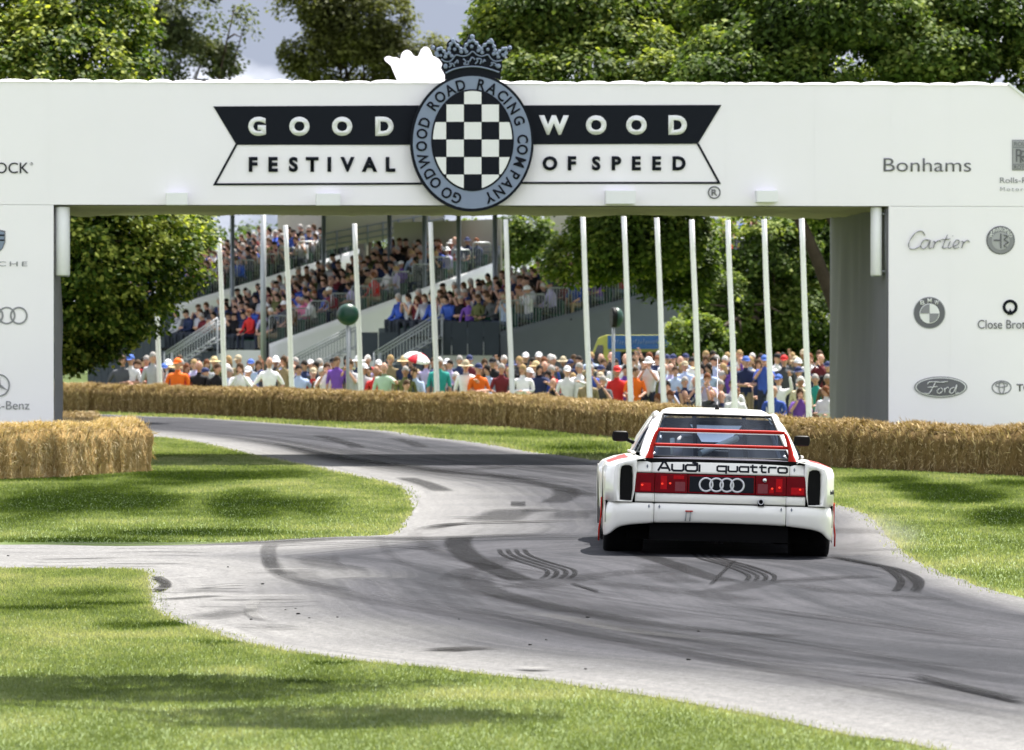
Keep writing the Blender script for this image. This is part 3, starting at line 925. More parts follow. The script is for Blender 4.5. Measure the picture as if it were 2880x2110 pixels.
def ring_px(cx, cy, rx, ry, w, y, name, mat, parent=None, n=48, thick=.008):
    """flat ring: outer radii rx, ry and band width w, in photo pixels"""
    m = MB(); vs, fs = [], []
    for k in range(n):
        q = 2 * math.pi * k / n
        for rr in (0, w):
            u, z = A(cx + math.cos(q) * (rx - rr), cy + math.sin(q) * (ry - rr)); vs += [(u, y, z), (u, y + thick, z)]
    for k in range(n):
        a, b = 4 * k, 4 * ((k + 1) % n)
        fs += [(a, a + 2, b + 2, b), (a, b, b + 1, a + 1), (a + 2, a + 3, b + 3, b + 2)]
    m.add(vs, fs); return m.build(name, mat, parent or ARCH)

def disc_px(cx, cy, rx, ry, y, name, mat, parent=None, n=40, thick=.008, a0=0, a1=360):
    pts = [(cx + math.cos(math.radians(a0 + (a1 - a0) * k / n)) * rx, cy + math.sin(math.radians(a0 + (a1 - a0) * k / n)) * ry) for k in range(n + (0 if a1 - a0 == 360 else 1))]
    if a1 - a0 != 360: pts.append((cx, cy))
    return poly_px(pts, y, y + thick, name, mat, parent)

# ribbon banner: black upper half, outlined lower half
y1 = FRONT - .012
poly_px([(600, 300), (1200, 297), (1200, 408), (665, 408)], y1, y1 + .008, 'banner', M['ink'])
poly_px([(1450, 297), (2028, 296), (1962, 405), (1450, 407)], y1, y1 + .008, 'banner', M['ink'])
def outline(pts, w, name='banner_outline'):
    q = [Vector((A(*p)[0], 0, A(*p)[1])) for p in pts]
    m = MB(); W = w / F * ARCH_Y / 2
    L, R = [], []
    for i, p in enumerate(q):
        d0 = (q[i] - q[i - 1]).normalized() if i else (q[1] - q[0]).normalized()
        d1 = (q[i + 1] - q[i]).normalized() if i < len(q) - 1 else d0
        t = (d0 + d1).normalized(); nn = Vector((-t.z, 0, t.x)); k = W / max(.4, nn.dot(Vector((-d0.z, 0, d0.x))))
        L.append(p + nn * k); R.append(p - nn * k)
    for v in L + R: v.y = y1
    m.grid([R, L], smooth=False)
    return m.build(name, M['ink'], ARCH, solid=.006)
outline([(665, 407), (604, 519), (1200, 517)], 6)
outline([(1450, 515), (2022, 515), (1962, 405)], 6)
def spaced(text, xs, y0, y1_, mat, bold, wscale=1.0):
    for ch, x in zip(text, xs):
        bm = text_mesh(ch, bold)
        xx = [v.co.x for v in bm.verts]; yy = [v.co.y for v in bm.verts]
        bx = (max(xx) + min(xx)) / 2; h = max(yy) - min(yy)
        a, b = A(x, y1_), A(x, y0)
        s = (b[1] - a[1]) / h; mn = min(yy)
        flat_to(bm, lambda u, v: (a[0] + (u - bx) * s * wscale, y1 - .006, a[1] + (v - mn) * s), 'lettering', mat, ARCH)
# letter centres measured in the photograph
spaced('GOOD', (723, 842, 962, 1081), 329, 383, M['white_print'], .055, 1.02)
spaced('WOOD', (1557, 1676, 1789, 1905), 325, 380, M['white_print'], .055, 1.02)
spaced('FESTIVAL', (712, 768, 825, 878, 926, 977, 1039, 1098), 442, 484, M['ink'], .045)
spaced('OFSPEED', (1546, 1608, 1676, 1733, 1789, 1846, 1909), 440, 480, M['ink'], .045)
ring_px(2008, 542, 18, 18, 3.5, y1, 'trademark_ring', M['grey_print'], n=28)
word('R', 2000, 533, 2017, 551, M['grey_print'], .02)

# round emblem standing proud of the beam, crown on top
EMB = empty('emblem'); EMB.parent = ARCH
EY = FRONT - .16
disc_px(1325, 402, 173, 194, EY, 'backing_board', M['ink'], EMB, n=72, thick=.12)
disc_px(1325, 402, 166, 186, EY - .010, 'lettered_ring', M['ring_blue'], EMB, n=72, thick=.009)
disc_px(1326, 396, 116, 143, EY - .018, 'inner_rim', M['ink'], EMB, n=64, thick=.007)
def cheq():
    X = [1203, 1252.5, 1302, 1351.5, 1400.5, 1450]; Y = [246, 295.5, 345, 394, 443, 492, 541]
    def clip(poly, n=64):
        ell = [(1326 + math.cos(2 * math.pi * k / n) * 111, 396 + math.sin(2 * math.pi * k / n) * 138) for k in range(n)]
        out = poly
        for (ax, ay), (bx, by) in zip(ell, ell[1:] + ell[:1]):
            res = []
            for p, q in zip(out, out[1:] + out[:1]):
                sp = (bx - ax) * (p[1] - ay) - (by - ay) * (p[0] - ax); sq = (bx - ax) * (q[1] - ay) - (by - ay) * (q[0] - ax)
                if sp >= 0: res.append(p)
                if (sp >= 0) != (sq >= 0):
                    t = sp / (sp - sq); res.append((p[0] + (q[0] - p[0]) * t, p[1] + (q[1] - p[1]) * t))
            out = res
            if not out: break
        return out
    for j in range(6):
        for i in range(5):
            p = clip([(X[i] + .6, Y[j] + .6), (X[i + 1] - .6, Y[j] + .6), (X[i + 1] - .6, Y[j + 1] - .6), (X[i] + .6, Y[j + 1] - .6)])
            if len(p) < 3: continue
            white = (i + j) % 2 == 0
            poly_px(p, EY - .026, EY - .019, 'square', M['white_print'] if white else M['ink'], EMB)
cheq()
RING = 'GOODWOODROADRACINGCOMPANY'
RP = [(1283, 556), (1255, 542), (1221, 517), (1207, 487), (1193, 451), (1183, 411), (1183, 375), (1191, 342), (1212, 290), (1233, 266), (1260, 243), (1292, 231),
      (1352, 231), (1381, 247), (1411, 264), (1426, 278), (1442, 302), (1457, 337), (1468, 390), (1466, 421), (1461, 458), (1447, 497), (1428, 522), (1400, 541), (1373, 556)]
for ch, (px, py) in zip(RING, RP):
    q = math.atan2((py - 400) / 168, (px - 1325) / 142)
    px, py = 1325 + math.cos(q) * 142, 402 + math.sin(q) * 164
    nx, ny = math.cos(q) / 142, -math.sin(q) / 164
    up = math.atan2(ny, nx)
    bm = text_mesh(ch, .022)
    xx = [v.co.x for v in bm.verts]; yy = [v.co.y for v in bm.verts]
    mx, my, h = (max(xx) + min(xx)) / 2, (max(yy) + min(yy)) / 2, max(yy) - min(yy)
    s = 31 / F * ARCH_Y / h; c = A(px, py); co, si = math.cos(up - math.pi / 2), math.sin(up - math.pi / 2)
    flat_to(bm, lambda x, y: (c[0] + ((x - mx) * co * .88 - (y - my) * si) * s, EY - .016, c[1] + ((x - mx) * si * .88 + (y - my) * co) * s), 'letter', M['ink'], EMB)

cz = lambda *p: [(1180 + x / 7.51, 80 + y / 7.51) for x, y in p]
CROWN = cz((520, 990), (440, 850), (470, 760), (400, 660), (330, 620), (340, 520), (300, 480), (220, 440), (230, 380), (310, 370), (340, 400), (400, 370), (450, 420), (520, 470), (560, 480),
           (560, 330), (620, 260), (680, 225), (740, 260), (850, 350), (900, 400), (930, 300), (1000, 240), (1030, 150), (1090, 130), (1150, 160), (1160, 230), (1240, 310), (1290, 390),
           (1370, 290), (1440, 240), (1490, 225), (1550, 270), (1600, 350), (1590, 470), (1690, 430), (1750, 380), (1820, 410), (1850, 360), (1930, 370), (1950, 430), (1900, 490), (1840, 500),
           (1830, 600), (1740, 660), (1720, 740), (1730, 820), (1690, 960), (1690, 1090), (1400, 1010), (1090, 990), (800, 1010), (520, 1100))
poly_px(CROWN, EY + .006, EY + .10, 'crown_board', M['ink'], EMB)
def crown_bits():
    y = EY - .012
    m = MB(); k = ARCH_Y / F / 7.51
    def path(pts, w): m.tube([(A(*p)[0], y, A(*p)[1]) for p in spline2(cz(*pts))], w * k, 8, sq=.6)
    def dot(x, y_, r, ry=None):
        u, z = A(*cz((x, y_))[0]); m.ell((u, y, z), (r * k, .02, (ry or r) * k), 10, 6)
    path([(530, 960), (700, 880), (900, 835), (1100, 822), (1300, 840), (1500, 890), (1660, 945)], 30)
    path([(440, 665), (520, 715), (620, 715), (690, 650), (750, 580), (880, 605), (1000, 580), (1100, 505), (1190, 575), (1300, 605), (1420, 575), (1490, 660), (1580, 710), (1720, 690)], 24)
    for pts in ([(360, 590), (340, 530), (400, 430), (480, 490), (540, 560), (520, 630)], [(660, 600), (600, 520), (620, 400), (680, 300), (780, 380), (860, 470), (850, 540)],
                [(970, 510), (930, 440), (1000, 320), (1090, 270), (1180, 330), (1240, 430), (1200, 520)], [(1300, 530), (1290, 440), (1400, 330), (1490, 300), (1550, 400), (1570, 500), (1520, 590)],
                [(1640, 620), (1620, 540), (1700, 480), (1790, 430), (1800, 540), (1750, 600)]):
        path(pts, 32)
        for q in spline2(cz(*pts))[::4]:
            u, z = A(*q); m.ell((u, y - .004, z), (44 * k, .02, 40 * k), 9, 6)
    for d in ((270, 420, 40), (690, 270, 44), (1090, 195, 52), (1490, 275, 44), (1885, 425, 42), (720, 460, 38), (1080, 400, 42), (1420, 460, 38), (430, 590, 32), (1730, 570, 32), (530, 815, 45, 55), (1640, 810, 55, 50)): dot(*d)
    for pts in ([(600, 840), (650, 800), (610, 760), (690, 770), (720, 830)], [(900, 660), (960, 720), (910, 770), (1010, 770), (1000, 700)], [(1030, 720), (1090, 630), (1150, 680)], [(1150, 770), (1210, 700), (1180, 660), (1280, 670), (1260, 770)],
                [(1470, 810), (1520, 780), (1490, 740), (1580, 760), (1590, 820)], [(720, 760), (780, 690), (790, 750)], [(1310, 740), (1350, 680), (1370, 720)]): path(pts, 26)
    m.build('crown_relief', M['ring_blue'], EMB)
def spline2(pts, n=5):
    return [(v.x, v.y) for v in spline([(a, b, 0) for a, b in pts], n)]
crown_bits()

# the back of a second crown stands on the far edge of the arch
z7 = lambda *p: [(560 + x / 2.891, 60 + y / 2.891) for x, y in p]
half = z7((1590, 500), (1560, 430), (1535, 370), (1512, 350), (1490, 334), (1483, 314), (1496, 300), (1522, 297), (1548, 306), (1578, 307), (1602, 318), (1615, 316), (1617, 290), (1629, 265), (1650, 250), (1676, 249), (1698, 262), (1712, 285), (1735, 301), (1758, 295), (1771, 262), (1784, 236), (1803, 222))
cxx = 560 + 1815 / 2.891
full = half + [(2 * cxx - x, y) for x, y in reversed(half)]
bc = MB()
q = []
for px, py in full:
    p = at(px, py + 3, 86.6); v = Matrix.Rotation(-TH, 3, 'Z') @ (p - Vector((0, ARCH_Y, 0))); q.append((v.x, v.z))
yb = (Matrix.Rotation(-TH, 3, 'Z') @ (at(cxx, 200, 86.6) - Vector((0, ARCH_Y, 0)))).y
q.reverse()
q = [(q[0][0], q[0][1] - .25)] + q + [(q[-1][0], q[-1][1] - .25)]
bc.prism(q, DEP + .02, DEP + .10)
bc.build('rear_crown_board', M['white_trim'], ARCH)

# sponsors' marks printed on towers and beam
G, LG, MG, K, W_ = M['grey_print'], M['lightgrey_print'], M['midgrey_print'], M['ink'], M['white_print']
P1, P2, P3 = PROUD, PROUD - .005, PROUD - .010
word('OCK', -12, 458, 81, 488, K, 0.0)
ring_px(89, 461, 4, 4, 1.2, P1, 'trademark_ring', G, n=14)
word('Bonhams', 2484, 446, 2730, 483, G, -.004)
# flowing script drawn as pen strokes
def strokes(paths, w, mat, name='script_lettering', parent=None, y=P1):
    m = MB()
    for p in paths:
        q = spline2(p, 6)
        m.tube([(A(*a)[0], y, A(*a)[1]) for a in q], [w * (.55 + .6 * abs(math.sin(i * .55))) / F * ARCH_Y for i in range(len(q))], 6, sq=.4)
    m.build(name, mat, parent or ARCH)
cs = lambda *p: [(2280 + x / 1.588, 200 + y / 1.588) for x, y in p]
strokes([cs((510, 735), (495, 715), (465, 725), (438, 765), (440, 792), (465, 795), (490, 780)), cs((530, 755), (505, 755), (490, 780), (500, 795), (520, 782), (533, 755), (527, 790), (540, 790)),
         cs((545, 760), (553, 765), (545, 792), (556, 768), (572, 757), (578, 763)), cs((610, 730), (590, 780), (592, 793), (606, 788)), cs((580, 752), (600, 752), (622, 750)),
         cs((622, 760), (612, 785), (617, 793), (630, 786)), cs((632, 738), (634, 736)), cs((632, 785), (655, 775), (662, 760), (650, 755), (635, 775), (640, 792), (660, 788)), cs((672, 760), (680, 765), (672, 792), (683, 768), (698, 756), (708, 764))], 3.0, MG)
def roundel(cx, cy, r, outer, inner, name):
    e = empty(name); e.parent = ARCH
    disc_px(cx, cy, r, r, P1, 'rim', outer, e); return e
e = roundel(2813, 676, 40, G, LG, 'badge')
disc_px(2813, 676, 37, 37, P2, 'band', MG, e); disc_px(2813, 678, 25, 25, P3, 'field', LG, e)
poly_px([(2793, 674), (2811, 674), (2811, 657), (2815, 657), (2815, 699), (2811, 699), (2811, 679), (2793, 679)], P3 - .006, P3 - .001, 'cross', G, e)
strokes([[(2820, 660), (2832, 666), (2822, 674), (2834, 682), (2822, 690), (2830, 696)]], 3, G, 'serpent', e, P3 - .006)
for i, ch in enumerate('ALFAROMEO'):
    q = math.radians(-155 + i * 16.2); word(ch, 2813 + math.cos(q) * 31 - 4, 676 + math.sin(q) * 31 - 5, 2813 + math.cos(q) * 31 + 4, 676 + math.sin(q) * 31 + 5, W_, 0, y=P3, parent=e)
e = roundel(2613, 880, 45, LG, W_, 'badge')
disc_px(2613, 880, 43, 43, P2, 'band', G, e); disc_px(2613, 882, 28, 28, P3, 'field', W_, e)
for a0 in (180, 0): disc_px(2613, 882, 26, 26, P3 - .007, 'quarter', MG, e, n=10, a0=a0, a1=a0 + 90)
for ch, q in zip('BMW', (-125, -90, -55)):
    q = math.radians(q); word(ch, 2613 + math.cos(q) * 35 - 6, 880 + math.sin(q) * 35 - 6, 2613 + math.cos(q) * 35 + 6, 880 + math.sin(q) * 35 + 6, W_, .01, y=P3, parent=e)
ring_px(2840, 864, 21, 21, 8, P1, 'logo_ring', K); poly_px([(2832, 886), (2840, 868), (2848, 886)], P2, P2 + .005, 'logo_ring', K)
word('Close Brothers', 2749, 900, 2935, 925, G, 0)
e = empty('badge'); e.parent = ARCH
disc_px(2645, 1089, 75, 30, P1, 'rim', MG, e); disc_px(2645, 1089, 71, 27, P2, 'band', W_, e); disc_px(2645, 1089, 68, 25, P3, 'field', G, e)
fz = lambda *p: [(2280 + x / 1.588, 200 + y / 1.588) for x, y in p]
strokes([fz((520, 1400), (525, 1390), (550, 1388), (580, 1390), (610, 1386)), fz((555, 1390), (540, 1420), (525, 1440), (505, 1438)), fz((520, 1413), (545, 1411), (565, 1409)), fz((575, 1415), (562, 1430), (572, 1440), (588, 1425), (578, 1413)),
         fz((595, 1415), (598, 1438)), fz((596, 1425), (606, 1413), (616, 1416)), fz((640, 1412), (622, 1420), (620, 1438), (636, 1434), (650, 1400), (645, 1438), (658, 1436))], 3.2, W_, 'script_lettering', e, P3 - .004)
e = empty('badge'); e.parent = ARCH
ring_px(2816, 1090, 28, 20, 3.5, P1, 'oval', MG, e); ring_px(2816, 1083, 18, 8, 3, P2, 'oval', MG, e); ring_px(2816, 1090, 9, 19, 3, P3, 'oval', MG, e)
word('TOYOTA', 2858, 1080, 2985, 1101, G, .02)
e = empty('badge'); e.parent = ARCH
poly_px([(2845, 394), (2902, 394), (2902, 480), (2845, 480)], P1, P1 + .005, 'plate', MG, e); poly_px([(2848, 397), (2899, 397), (2899, 477), (2848, 477)], P2, P2 + .005, 'plate', LG, e)
poly_px([(2848, 413), (2899, 413), (2899, 417), (2848, 417)], P3, P3 + .005, 'plate', MG, e); poly_px([(2848, 461), (2899, 461), (2899, 465), (2848, 465)], P3, P3 + .005, 'plate', MG, e)
word('R', 2855, 420, 2880, 456, G, .0, y=P3, parent=e); word('R', 2866, 424, 2893, 459, G, .0, y=P3 - .006, parent=e)
word('ROLLS', 2851, 400, 2896, 411, G, 0, y=P3, parent=e); word('ROYCE', 2851, 466, 2896, 476, G, 0, y=P3, parent=e)
word('Rolls-Royce', 2811, 500, 2938, 520, MG, .0); word('Motor Cars', 2812, 527, 2936, 538, LG, .0, space=1.35)
# left tower
e = empty('badge'); e.parent = ARCH
def shield(s, y, name, mat):
    poly_px([(-12 + dx * s, 682 + dy * s) for dx, dy in ((-26, -32), (0, -38), (27, -32), (27, 0), (20, 18), (0, 36), (-20, 18), (-26, 0))], y, y + .006, name, mat, e)
shield(1.0, P1, 'rim', G); shield(.9, P2, 'field', M['ring_blue'])
poly_px([(-10, 660), (12, 660), (12, 664), (-10, 664)], P3, P3 + .004, 'stripe', K, e); poly_px([(-10, 674), (12, 674), (12, 678), (-10, 678)], P3, P3 + .004, 'stripe', K, e)
word('PORSCHE', -122, 736, 77, 749, MG, .0, space=1.3)
for cx in (-49, -15, 19, 53): ring_px(cx, 888, 25, 25, 5, P1 if cx in (-49, 19) else P2, 'logo_ring', MG)
e = empty('badge'); e.parent = ARCH
ring_px(-3, 1084, 31, 32, 4, P1, 'rim', MG, e)
for a in (-90, 30, 150):
    q = math.radians(a); c, s = math.cos(q), math.sin(q)
    poly_px([(-3 - s * 5, 1084 + c * 5), (-3 + c * 29, 1084 + s * 29), (-3 + s * 5, 1084 - c * 5)], P2, P2 + .005, 'star_point', MG, e)
word('Mercedes-Benz', -135, 1128, 83, 1152, MG, -.004)
# ------------------------------------------------------------------ straw bales
def bale_meshes(L, D, H, n_straw, wid, seed, slump, mat='straw'):
    """one bale: lumpy pressed core and the loose straws standing out of it"""
    rg = np.random.default_rng(seed)
    nx, ny, nz = max(10, int(L / .05)), 7, 13
    mb = MB()
    def P(u, v, w):
        # u,v,w in -1..1: rounded box, ridged like pressed straw
        x, y, z = u * L / 2, v * D / 2, (w + 1) / 2 * H
        rr = .10
        e = Vector((0, v, 0))
        top = max(0, z - (H - .16)) / .16
        top = max(0, z - (H - .22)) / .22
        y *= 1 - .42 * top ** 2.4
        z -= .075 * top * abs(v) ** 2
        rid = .052 * mnoise.noise(Vector((x * 5.2 + seed, v * .5, z * .9))) + .036 * mnoise.noise(Vector((x * 12 + seed, v, z * 2.6 + seed))) + .022 * mnoise.noise(Vector((x * 25, y * 9 + seed, z * 7)))
        y += (1 if v > 0 else -1) * rid * (abs(v) > .9) * 1.25
        z += (rid * .55 + slump * mnoise.noise(Vector((x * 1.6, seed, 0)))) * (w > .9)
        x += .03 * u * (abs(u) > .99) * mnoise.noise(Vector((seed, y * 4, z * 4)))
        return Vector((x, y, z))
    faces = [lambda a, b: (a, -1, b), lambda a, b: (-a, 1, b), lambda a, b: (a, b, 1), lambda a, b: (1, a, b), lambda a, b: (-1, -a, b)]
    dims = [(nx, nz), (nx, nz), (nx, ny), (ny, nz), (ny, nz)]
    surf = []
    for f, (na, nb) in zip(faces, dims):
        rows = [[P(*f(-1 + 2 * i / na, -1 + 2 * j / nb)) for i in range(na + 1)] for j in range(nb + 1)]
        mb.grid(rows, smooth=True); surf.append(rows)
    core = mb.mesh('straw_bale', M['straw_core' if mat == 'straw' else 'straw_core_lit'])
    # straws
    area = [L * H, L * H * .5, L * D * 2.6, D * H, D * H]
    tot = sum(area); Vs, T = [], []
    nrm = [(0, -1, 0), (0, 1, 0), (0, 0, 1), (1, 0, 0), (-1, 0, 0)]
    for k, rows in enumerate(surf):
        n = int(n_straw * area[k] / tot)
        R = np.array([[tuple(p) for p in r] for r in rows]); nb, na = R.shape[0] - 1, R.shape[1] - 1
        a = rg.uniform(0, na - 1e-6, n); b = rg.uniform(0, nb - 1e-6, n)
        i, j = a.astype(int), b.astype(int); fa, fb = (a - i)[:, None], (b - j)[:, None]
        p = R[j, i] * (1 - fa) * (1 - fb) + R[j, i + 1] * fa * (1 - fb) + R[j + 1, i] * (1 - fa) * fb + R[j + 1, i + 1] * fa * fb
        nn = np.array(nrm[k], float)
        d = rg.normal(0, 1, (n, 3)); d -= (d @ nn)[:, None] * nn
        d[:, 2] *= 2.4 if k != 2 else 1
        d /= np.linalg.norm(d, axis=1)[:, None] + 1e-9
        out = rg.uniform(.02, .5, n) ** 1.3 if k != 2 else rg.uniform(.1, 1.5, n)
        d = d + out[:, None] * nn; d /= np.linalg.norm(d, axis=1)[:, None]
        ln = rg.uniform(.05, .16, n) * (1 if k != 2 else .8)
        s = np.cross(d, nn + .3 * rg.normal(0, 1, (n, 3))); s /= np.linalg.norm(s, axis=1)[:, None] + 1e-9
        w = wid * rg.uniform(.6, 1.3, n)[:, None]
        p = p - nn * .012
        mid = p + d * ln[:, None] * .5 + rg.normal(0, .008, (n, 3)); tip = p + d * ln[:, None] + np.array([0, 0, -.012])
        Vq = np.stack([p - s * w, p + s * w, mid + s * w * .8, tip, mid - s * w * .8], 1)
        Vs.append(Vq.reshape(-1, 3)); T.append(np.repeat(np.clip(rg.normal(.52, .2, n), 0, 1), 5))
    straw = np_mesh('loose_straw', np.concatenate(Vs), 5, M[mat], {'tint': np.concatenate(T)})
    return core, straw
NEAR_B = [bale_meshes(1.06, .5, .655, 9000, .0036, s, .03, 'straw_lit') for s in (3, 11, 23)]
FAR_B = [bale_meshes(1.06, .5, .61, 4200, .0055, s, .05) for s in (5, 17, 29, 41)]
def bale(x, y, rz, pool, label, group, sx=1.0):
    core, straw = random.choice(pool)
    o = bpy.data.objects.new('straw_bale', core); link(o)
    o.location = (x, y, terrain(x, y) - .01); o.rotation_euler = (0, random.uniform(-.012, .012), rz + random.choice((0, math.pi)) + random.uniform(-.02, .02))
    o.scale = (sx, 1, random.uniform(.97, 1.03))
    tag(o, label, 'straw bale', group)
    c = bpy.data.objects.new('loose_straw', straw); link(c, o); c['kind'] = 'stuff'
    return o
ORD = ['first', 'second', 'third', 'fourth', 'fifth', 'sixth', 'seventh', 'eighth', 'ninth', 'tenth', 'eleventh', 'twelfth', 'thirteenth', 'fourteenth', 'fifteenth', 'sixteenth', 'seventeenth']
POLE_PX = [(352, 690, 352, 850), (482, 500, 495, 848), (632, 475, 643, 856), (782, 475, 795, 858), (945, 482, 962, 858), (1112, 473, 1128, 868), (1280, 473, 1298, 866), (1372, 473, 1389, 877),
           (1447, 473, 1462, 882), (1522, 473, 1539, 888), (1603, 471, 1618, 888), (1686, 471, 1698, 895), (1765, 471, 1781, 902)]
POLE_PX = [tuple(v * 1.2771 for v in p) for p in POLE_PX]
def zone(px):
    """index of the gap between white poles a point falls in: 0 = left of the first"""
    return sum(px > p[2] for p in POLE_PX)
def wall_row(line, pool, labeler, group, depth_off=.27):
    cs_ = cum(line); L = cs_[-1]; n = int(round(L / 1.0)); step = L / n
    for k in range(n):
        s = (k + .5) * step
        i = max(j for j in range(len(cs_)) if cs_[j] <= s); i = min(i, len(line) - 2)
        t = (s - cs_[i]) / (cs_[i + 1] - cs_[i])
        (x0, y0), (x1, y1) = line[i], line[i + 1]
        dx, dy = x1 - x0, y1 - y0; q = math.hypot(dx, dy)
        nx, ny = -dy / q, dx / q
        if ny < 0: nx, ny = -nx, -ny
        x, y = x0 + dx * t + nx * depth_off, y0 + dy * t + ny * depth_off
        bale(x, y, math.atan2(dy, dx), pool, labeler(k, CX + F * x / y, n), group, step / 1.0)
far_line = [tuple(p) for p in chaikin(chaikin(WALL_XY))]
cnt = {}
def far_label(k, px, n):
    z = zone(px); cnt[z] = cnt.get(z, 0) + 1
    o = ORD[min(cnt[z] - 1, 12)]
    if z == 0: return f'{o} straw bale from the dark tree in the curved wall left of every white pole'
    if z >= 13: return f'{o} straw bale right of the rightmost white pole in the wall beyond the car'
    return f'{o} straw bale right of the {ORD[z - 1]} white pole in the long curved wall'
wall_row(far_line, FAR_B, far_label, 'straw bales of the long curved wall')
r_line = [tuple(gp(*p)[:2]) for p in ((2222, 1310), (2363, 1318), (2523, 1325), (2880, 1342), (3080, 1354))]
wall_row(r_line, FAR_B, lambda k, px, n: f'{ORD[k]} straw bale from the car in the wall before the right arch tower', 'straw bales before the right tower')
l_line = [tuple(gp(*p)[:2]) for p in ((-190, 1361), (0, 1350), (200, 1342), (424, 1327))]
def l_lab(k, px, n):
    return ['shaggy pale straw bale at the road end of the wall by the left tower'][0] if k == n - 1 else f'{ORD[n - 1 - k]} straw bale from the road end of the wall before the left tower'
wall_row(l_line, NEAR_B, l_lab, 'straw bales before the left tower')
# a short second row in the shade behind the left tower
b_line = [tuple(gp(*p)[:2]) for p in ((60, 1190), (200, 1192), (330, 1199), (420, 1207))]
# loose straw mat on the ground beside the far bend
mb = MB(); Vs = []
for k in range(5000):
    px = random.uniform(60, 270); p = gp(px, random.uniform(1168, 1190) + random.gauss(0, 2))
    a = random.uniform(0, math.pi); l = random.uniform(.05, .12)
    Vs += [(p.x - l, p.y - .01, .01), (p.x + l * math.cos(a), p.y + l * math.sin(a), random.uniform(.02, .10)), (p.x + l, p.y + .02, .012), (p.x, p.y + .02, .02), (p.x - l, p.y + .01, .01)]
me = np_mesh('straw_litter', np.array(Vs), 5, M['straw'], {'tint': np.repeat(RNG.uniform(.3, .8, 5000), 5)})
tag(link(bpy.data.objects.new('straw_litter', me)), kind='stuff')

# ------------------------------------------------------------------ white poles
POLES = []
for i, (tx, ty, bx, by) in enumerate(POLE_PX):
    d = [124.5, 126, 124, 122, 120, 117, 114, 113, 112, 111, 110, 109, 108][i]
    b = at(bx, by, d); zb = terrain(b.x, b.y)
    lean = -math.tan(math.radians(2.2))
    H = 4.55 if i != 0 else 2.75
    if i == 1: H = 4.45
    p0 = Vector((b.x - lean * (zb - b.z) * -1, b.y, zb))
    mb = MB()
    pts = []
    for k in range(9):
        q = k / 8
        pts.append((lean * H * q + 0.004 * math.sin(q * 9 + i), .004 * math.sin(q * 7 + i * 2), H * q))
    mb.tube(pts, [.058 - .010 * k / 8 for k in range(9)], 12)
    o = mb.build('white_pole', M['pole_white'], None, p0)
    lab = f'slim white pole, {ORD[i]} from the left of the row behind the curved straw wall'
    tag(o, lab, 'pole', 'white poles behind the straw wall')
# ------------------------------------------------------------------ trees
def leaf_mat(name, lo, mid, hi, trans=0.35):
    return ramp_attr(name, 'tint', [(0.0, lo), (0.5, mid), (1.0, hi)], 0.62, trans, spec=0.16)  # low stops near black: crown shade is put into the leaf colour
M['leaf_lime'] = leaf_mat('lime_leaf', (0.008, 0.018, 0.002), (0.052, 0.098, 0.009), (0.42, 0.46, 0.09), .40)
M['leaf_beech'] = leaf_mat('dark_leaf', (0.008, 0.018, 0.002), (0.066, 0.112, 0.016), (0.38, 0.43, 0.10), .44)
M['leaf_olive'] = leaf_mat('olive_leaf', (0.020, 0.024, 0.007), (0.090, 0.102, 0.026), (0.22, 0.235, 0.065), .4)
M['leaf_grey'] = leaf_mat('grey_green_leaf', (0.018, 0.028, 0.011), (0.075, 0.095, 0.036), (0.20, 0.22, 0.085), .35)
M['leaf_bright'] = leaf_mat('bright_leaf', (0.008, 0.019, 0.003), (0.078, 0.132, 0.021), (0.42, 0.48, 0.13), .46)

def leaves(name, sprays, mat, leaf, parent, droop=.5, flower=0.0):
    """sprays: (centre xyz, out xyz, radius, number of leaves, shade)"""
    C_ = np.concatenate([np.repeat(np.array([[*s[0]]]), s[3], 0) for s in sprays])
    O_ = np.concatenate([np.repeat(np.array([[*s[1]]]), s[3], 0) for s in sprays])
    R_ = np.concatenate([np.full(s[3], s[2]) for s in sprays])
    T_ = np.concatenate([np.full(s[3], s[4]) for s in sprays])
    n = len(C_)
    g = RNG.normal(0, 1, (n, 3)); g /= np.linalg.norm(g, axis=1)[:, None]
    rad = R_ * RNG.random(n) ** .45
    off = g * rad[:, None]
    along = (off * O_).sum(1)
    off -= O_ * along[:, None] * .35                      # flattened across the twig
    off[:, 2] *= .62
    off[:, 2] -= droop * R_ * (np.linalg.norm(off[:, :2], axis=1) / R_) ** 2 * .6
    P = C_ + off
    up = O_ * .45 + np.array([0, 0, .75]) + RNG.normal(0, .42, (n, 3)); up /= np.linalg.norm(up, axis=1)[:, None]
    d = off + RNG.normal(0, .25, (n, 3)) * R_[:, None] + np.array([0, 0, -.35]) * R_[:, None]
    d -= (d * up).sum(1)[:, None] * up; d /= np.linalg.norm(d, axis=1)[:, None] + 1e-9
    s = np.cross(up, d)
    L = (leaf * RNG.uniform(.65, 1.3, n))[:, None]; w = L * .36
    bend = up * L * .10
    V = np.stack([P - d * L * .5, P + s * w - bend, P + d * L * .5 - bend * 1.5, P - s * w - bend], 1)
    t = np.clip(T_ + RNG.normal(0, .13, n), 0, 1)
    if flower: t = np.where(RNG.random(n) < flower, np.clip(t + .45, 0, 1), t)
    me = np_mesh(name, V.reshape(-1, 3), 4, mat, {'tint': np.repeat(t, 4)})
    o = link(bpy.data.objects.new(name, me), parent)
    o['kind'] = 'stuff'
    return o

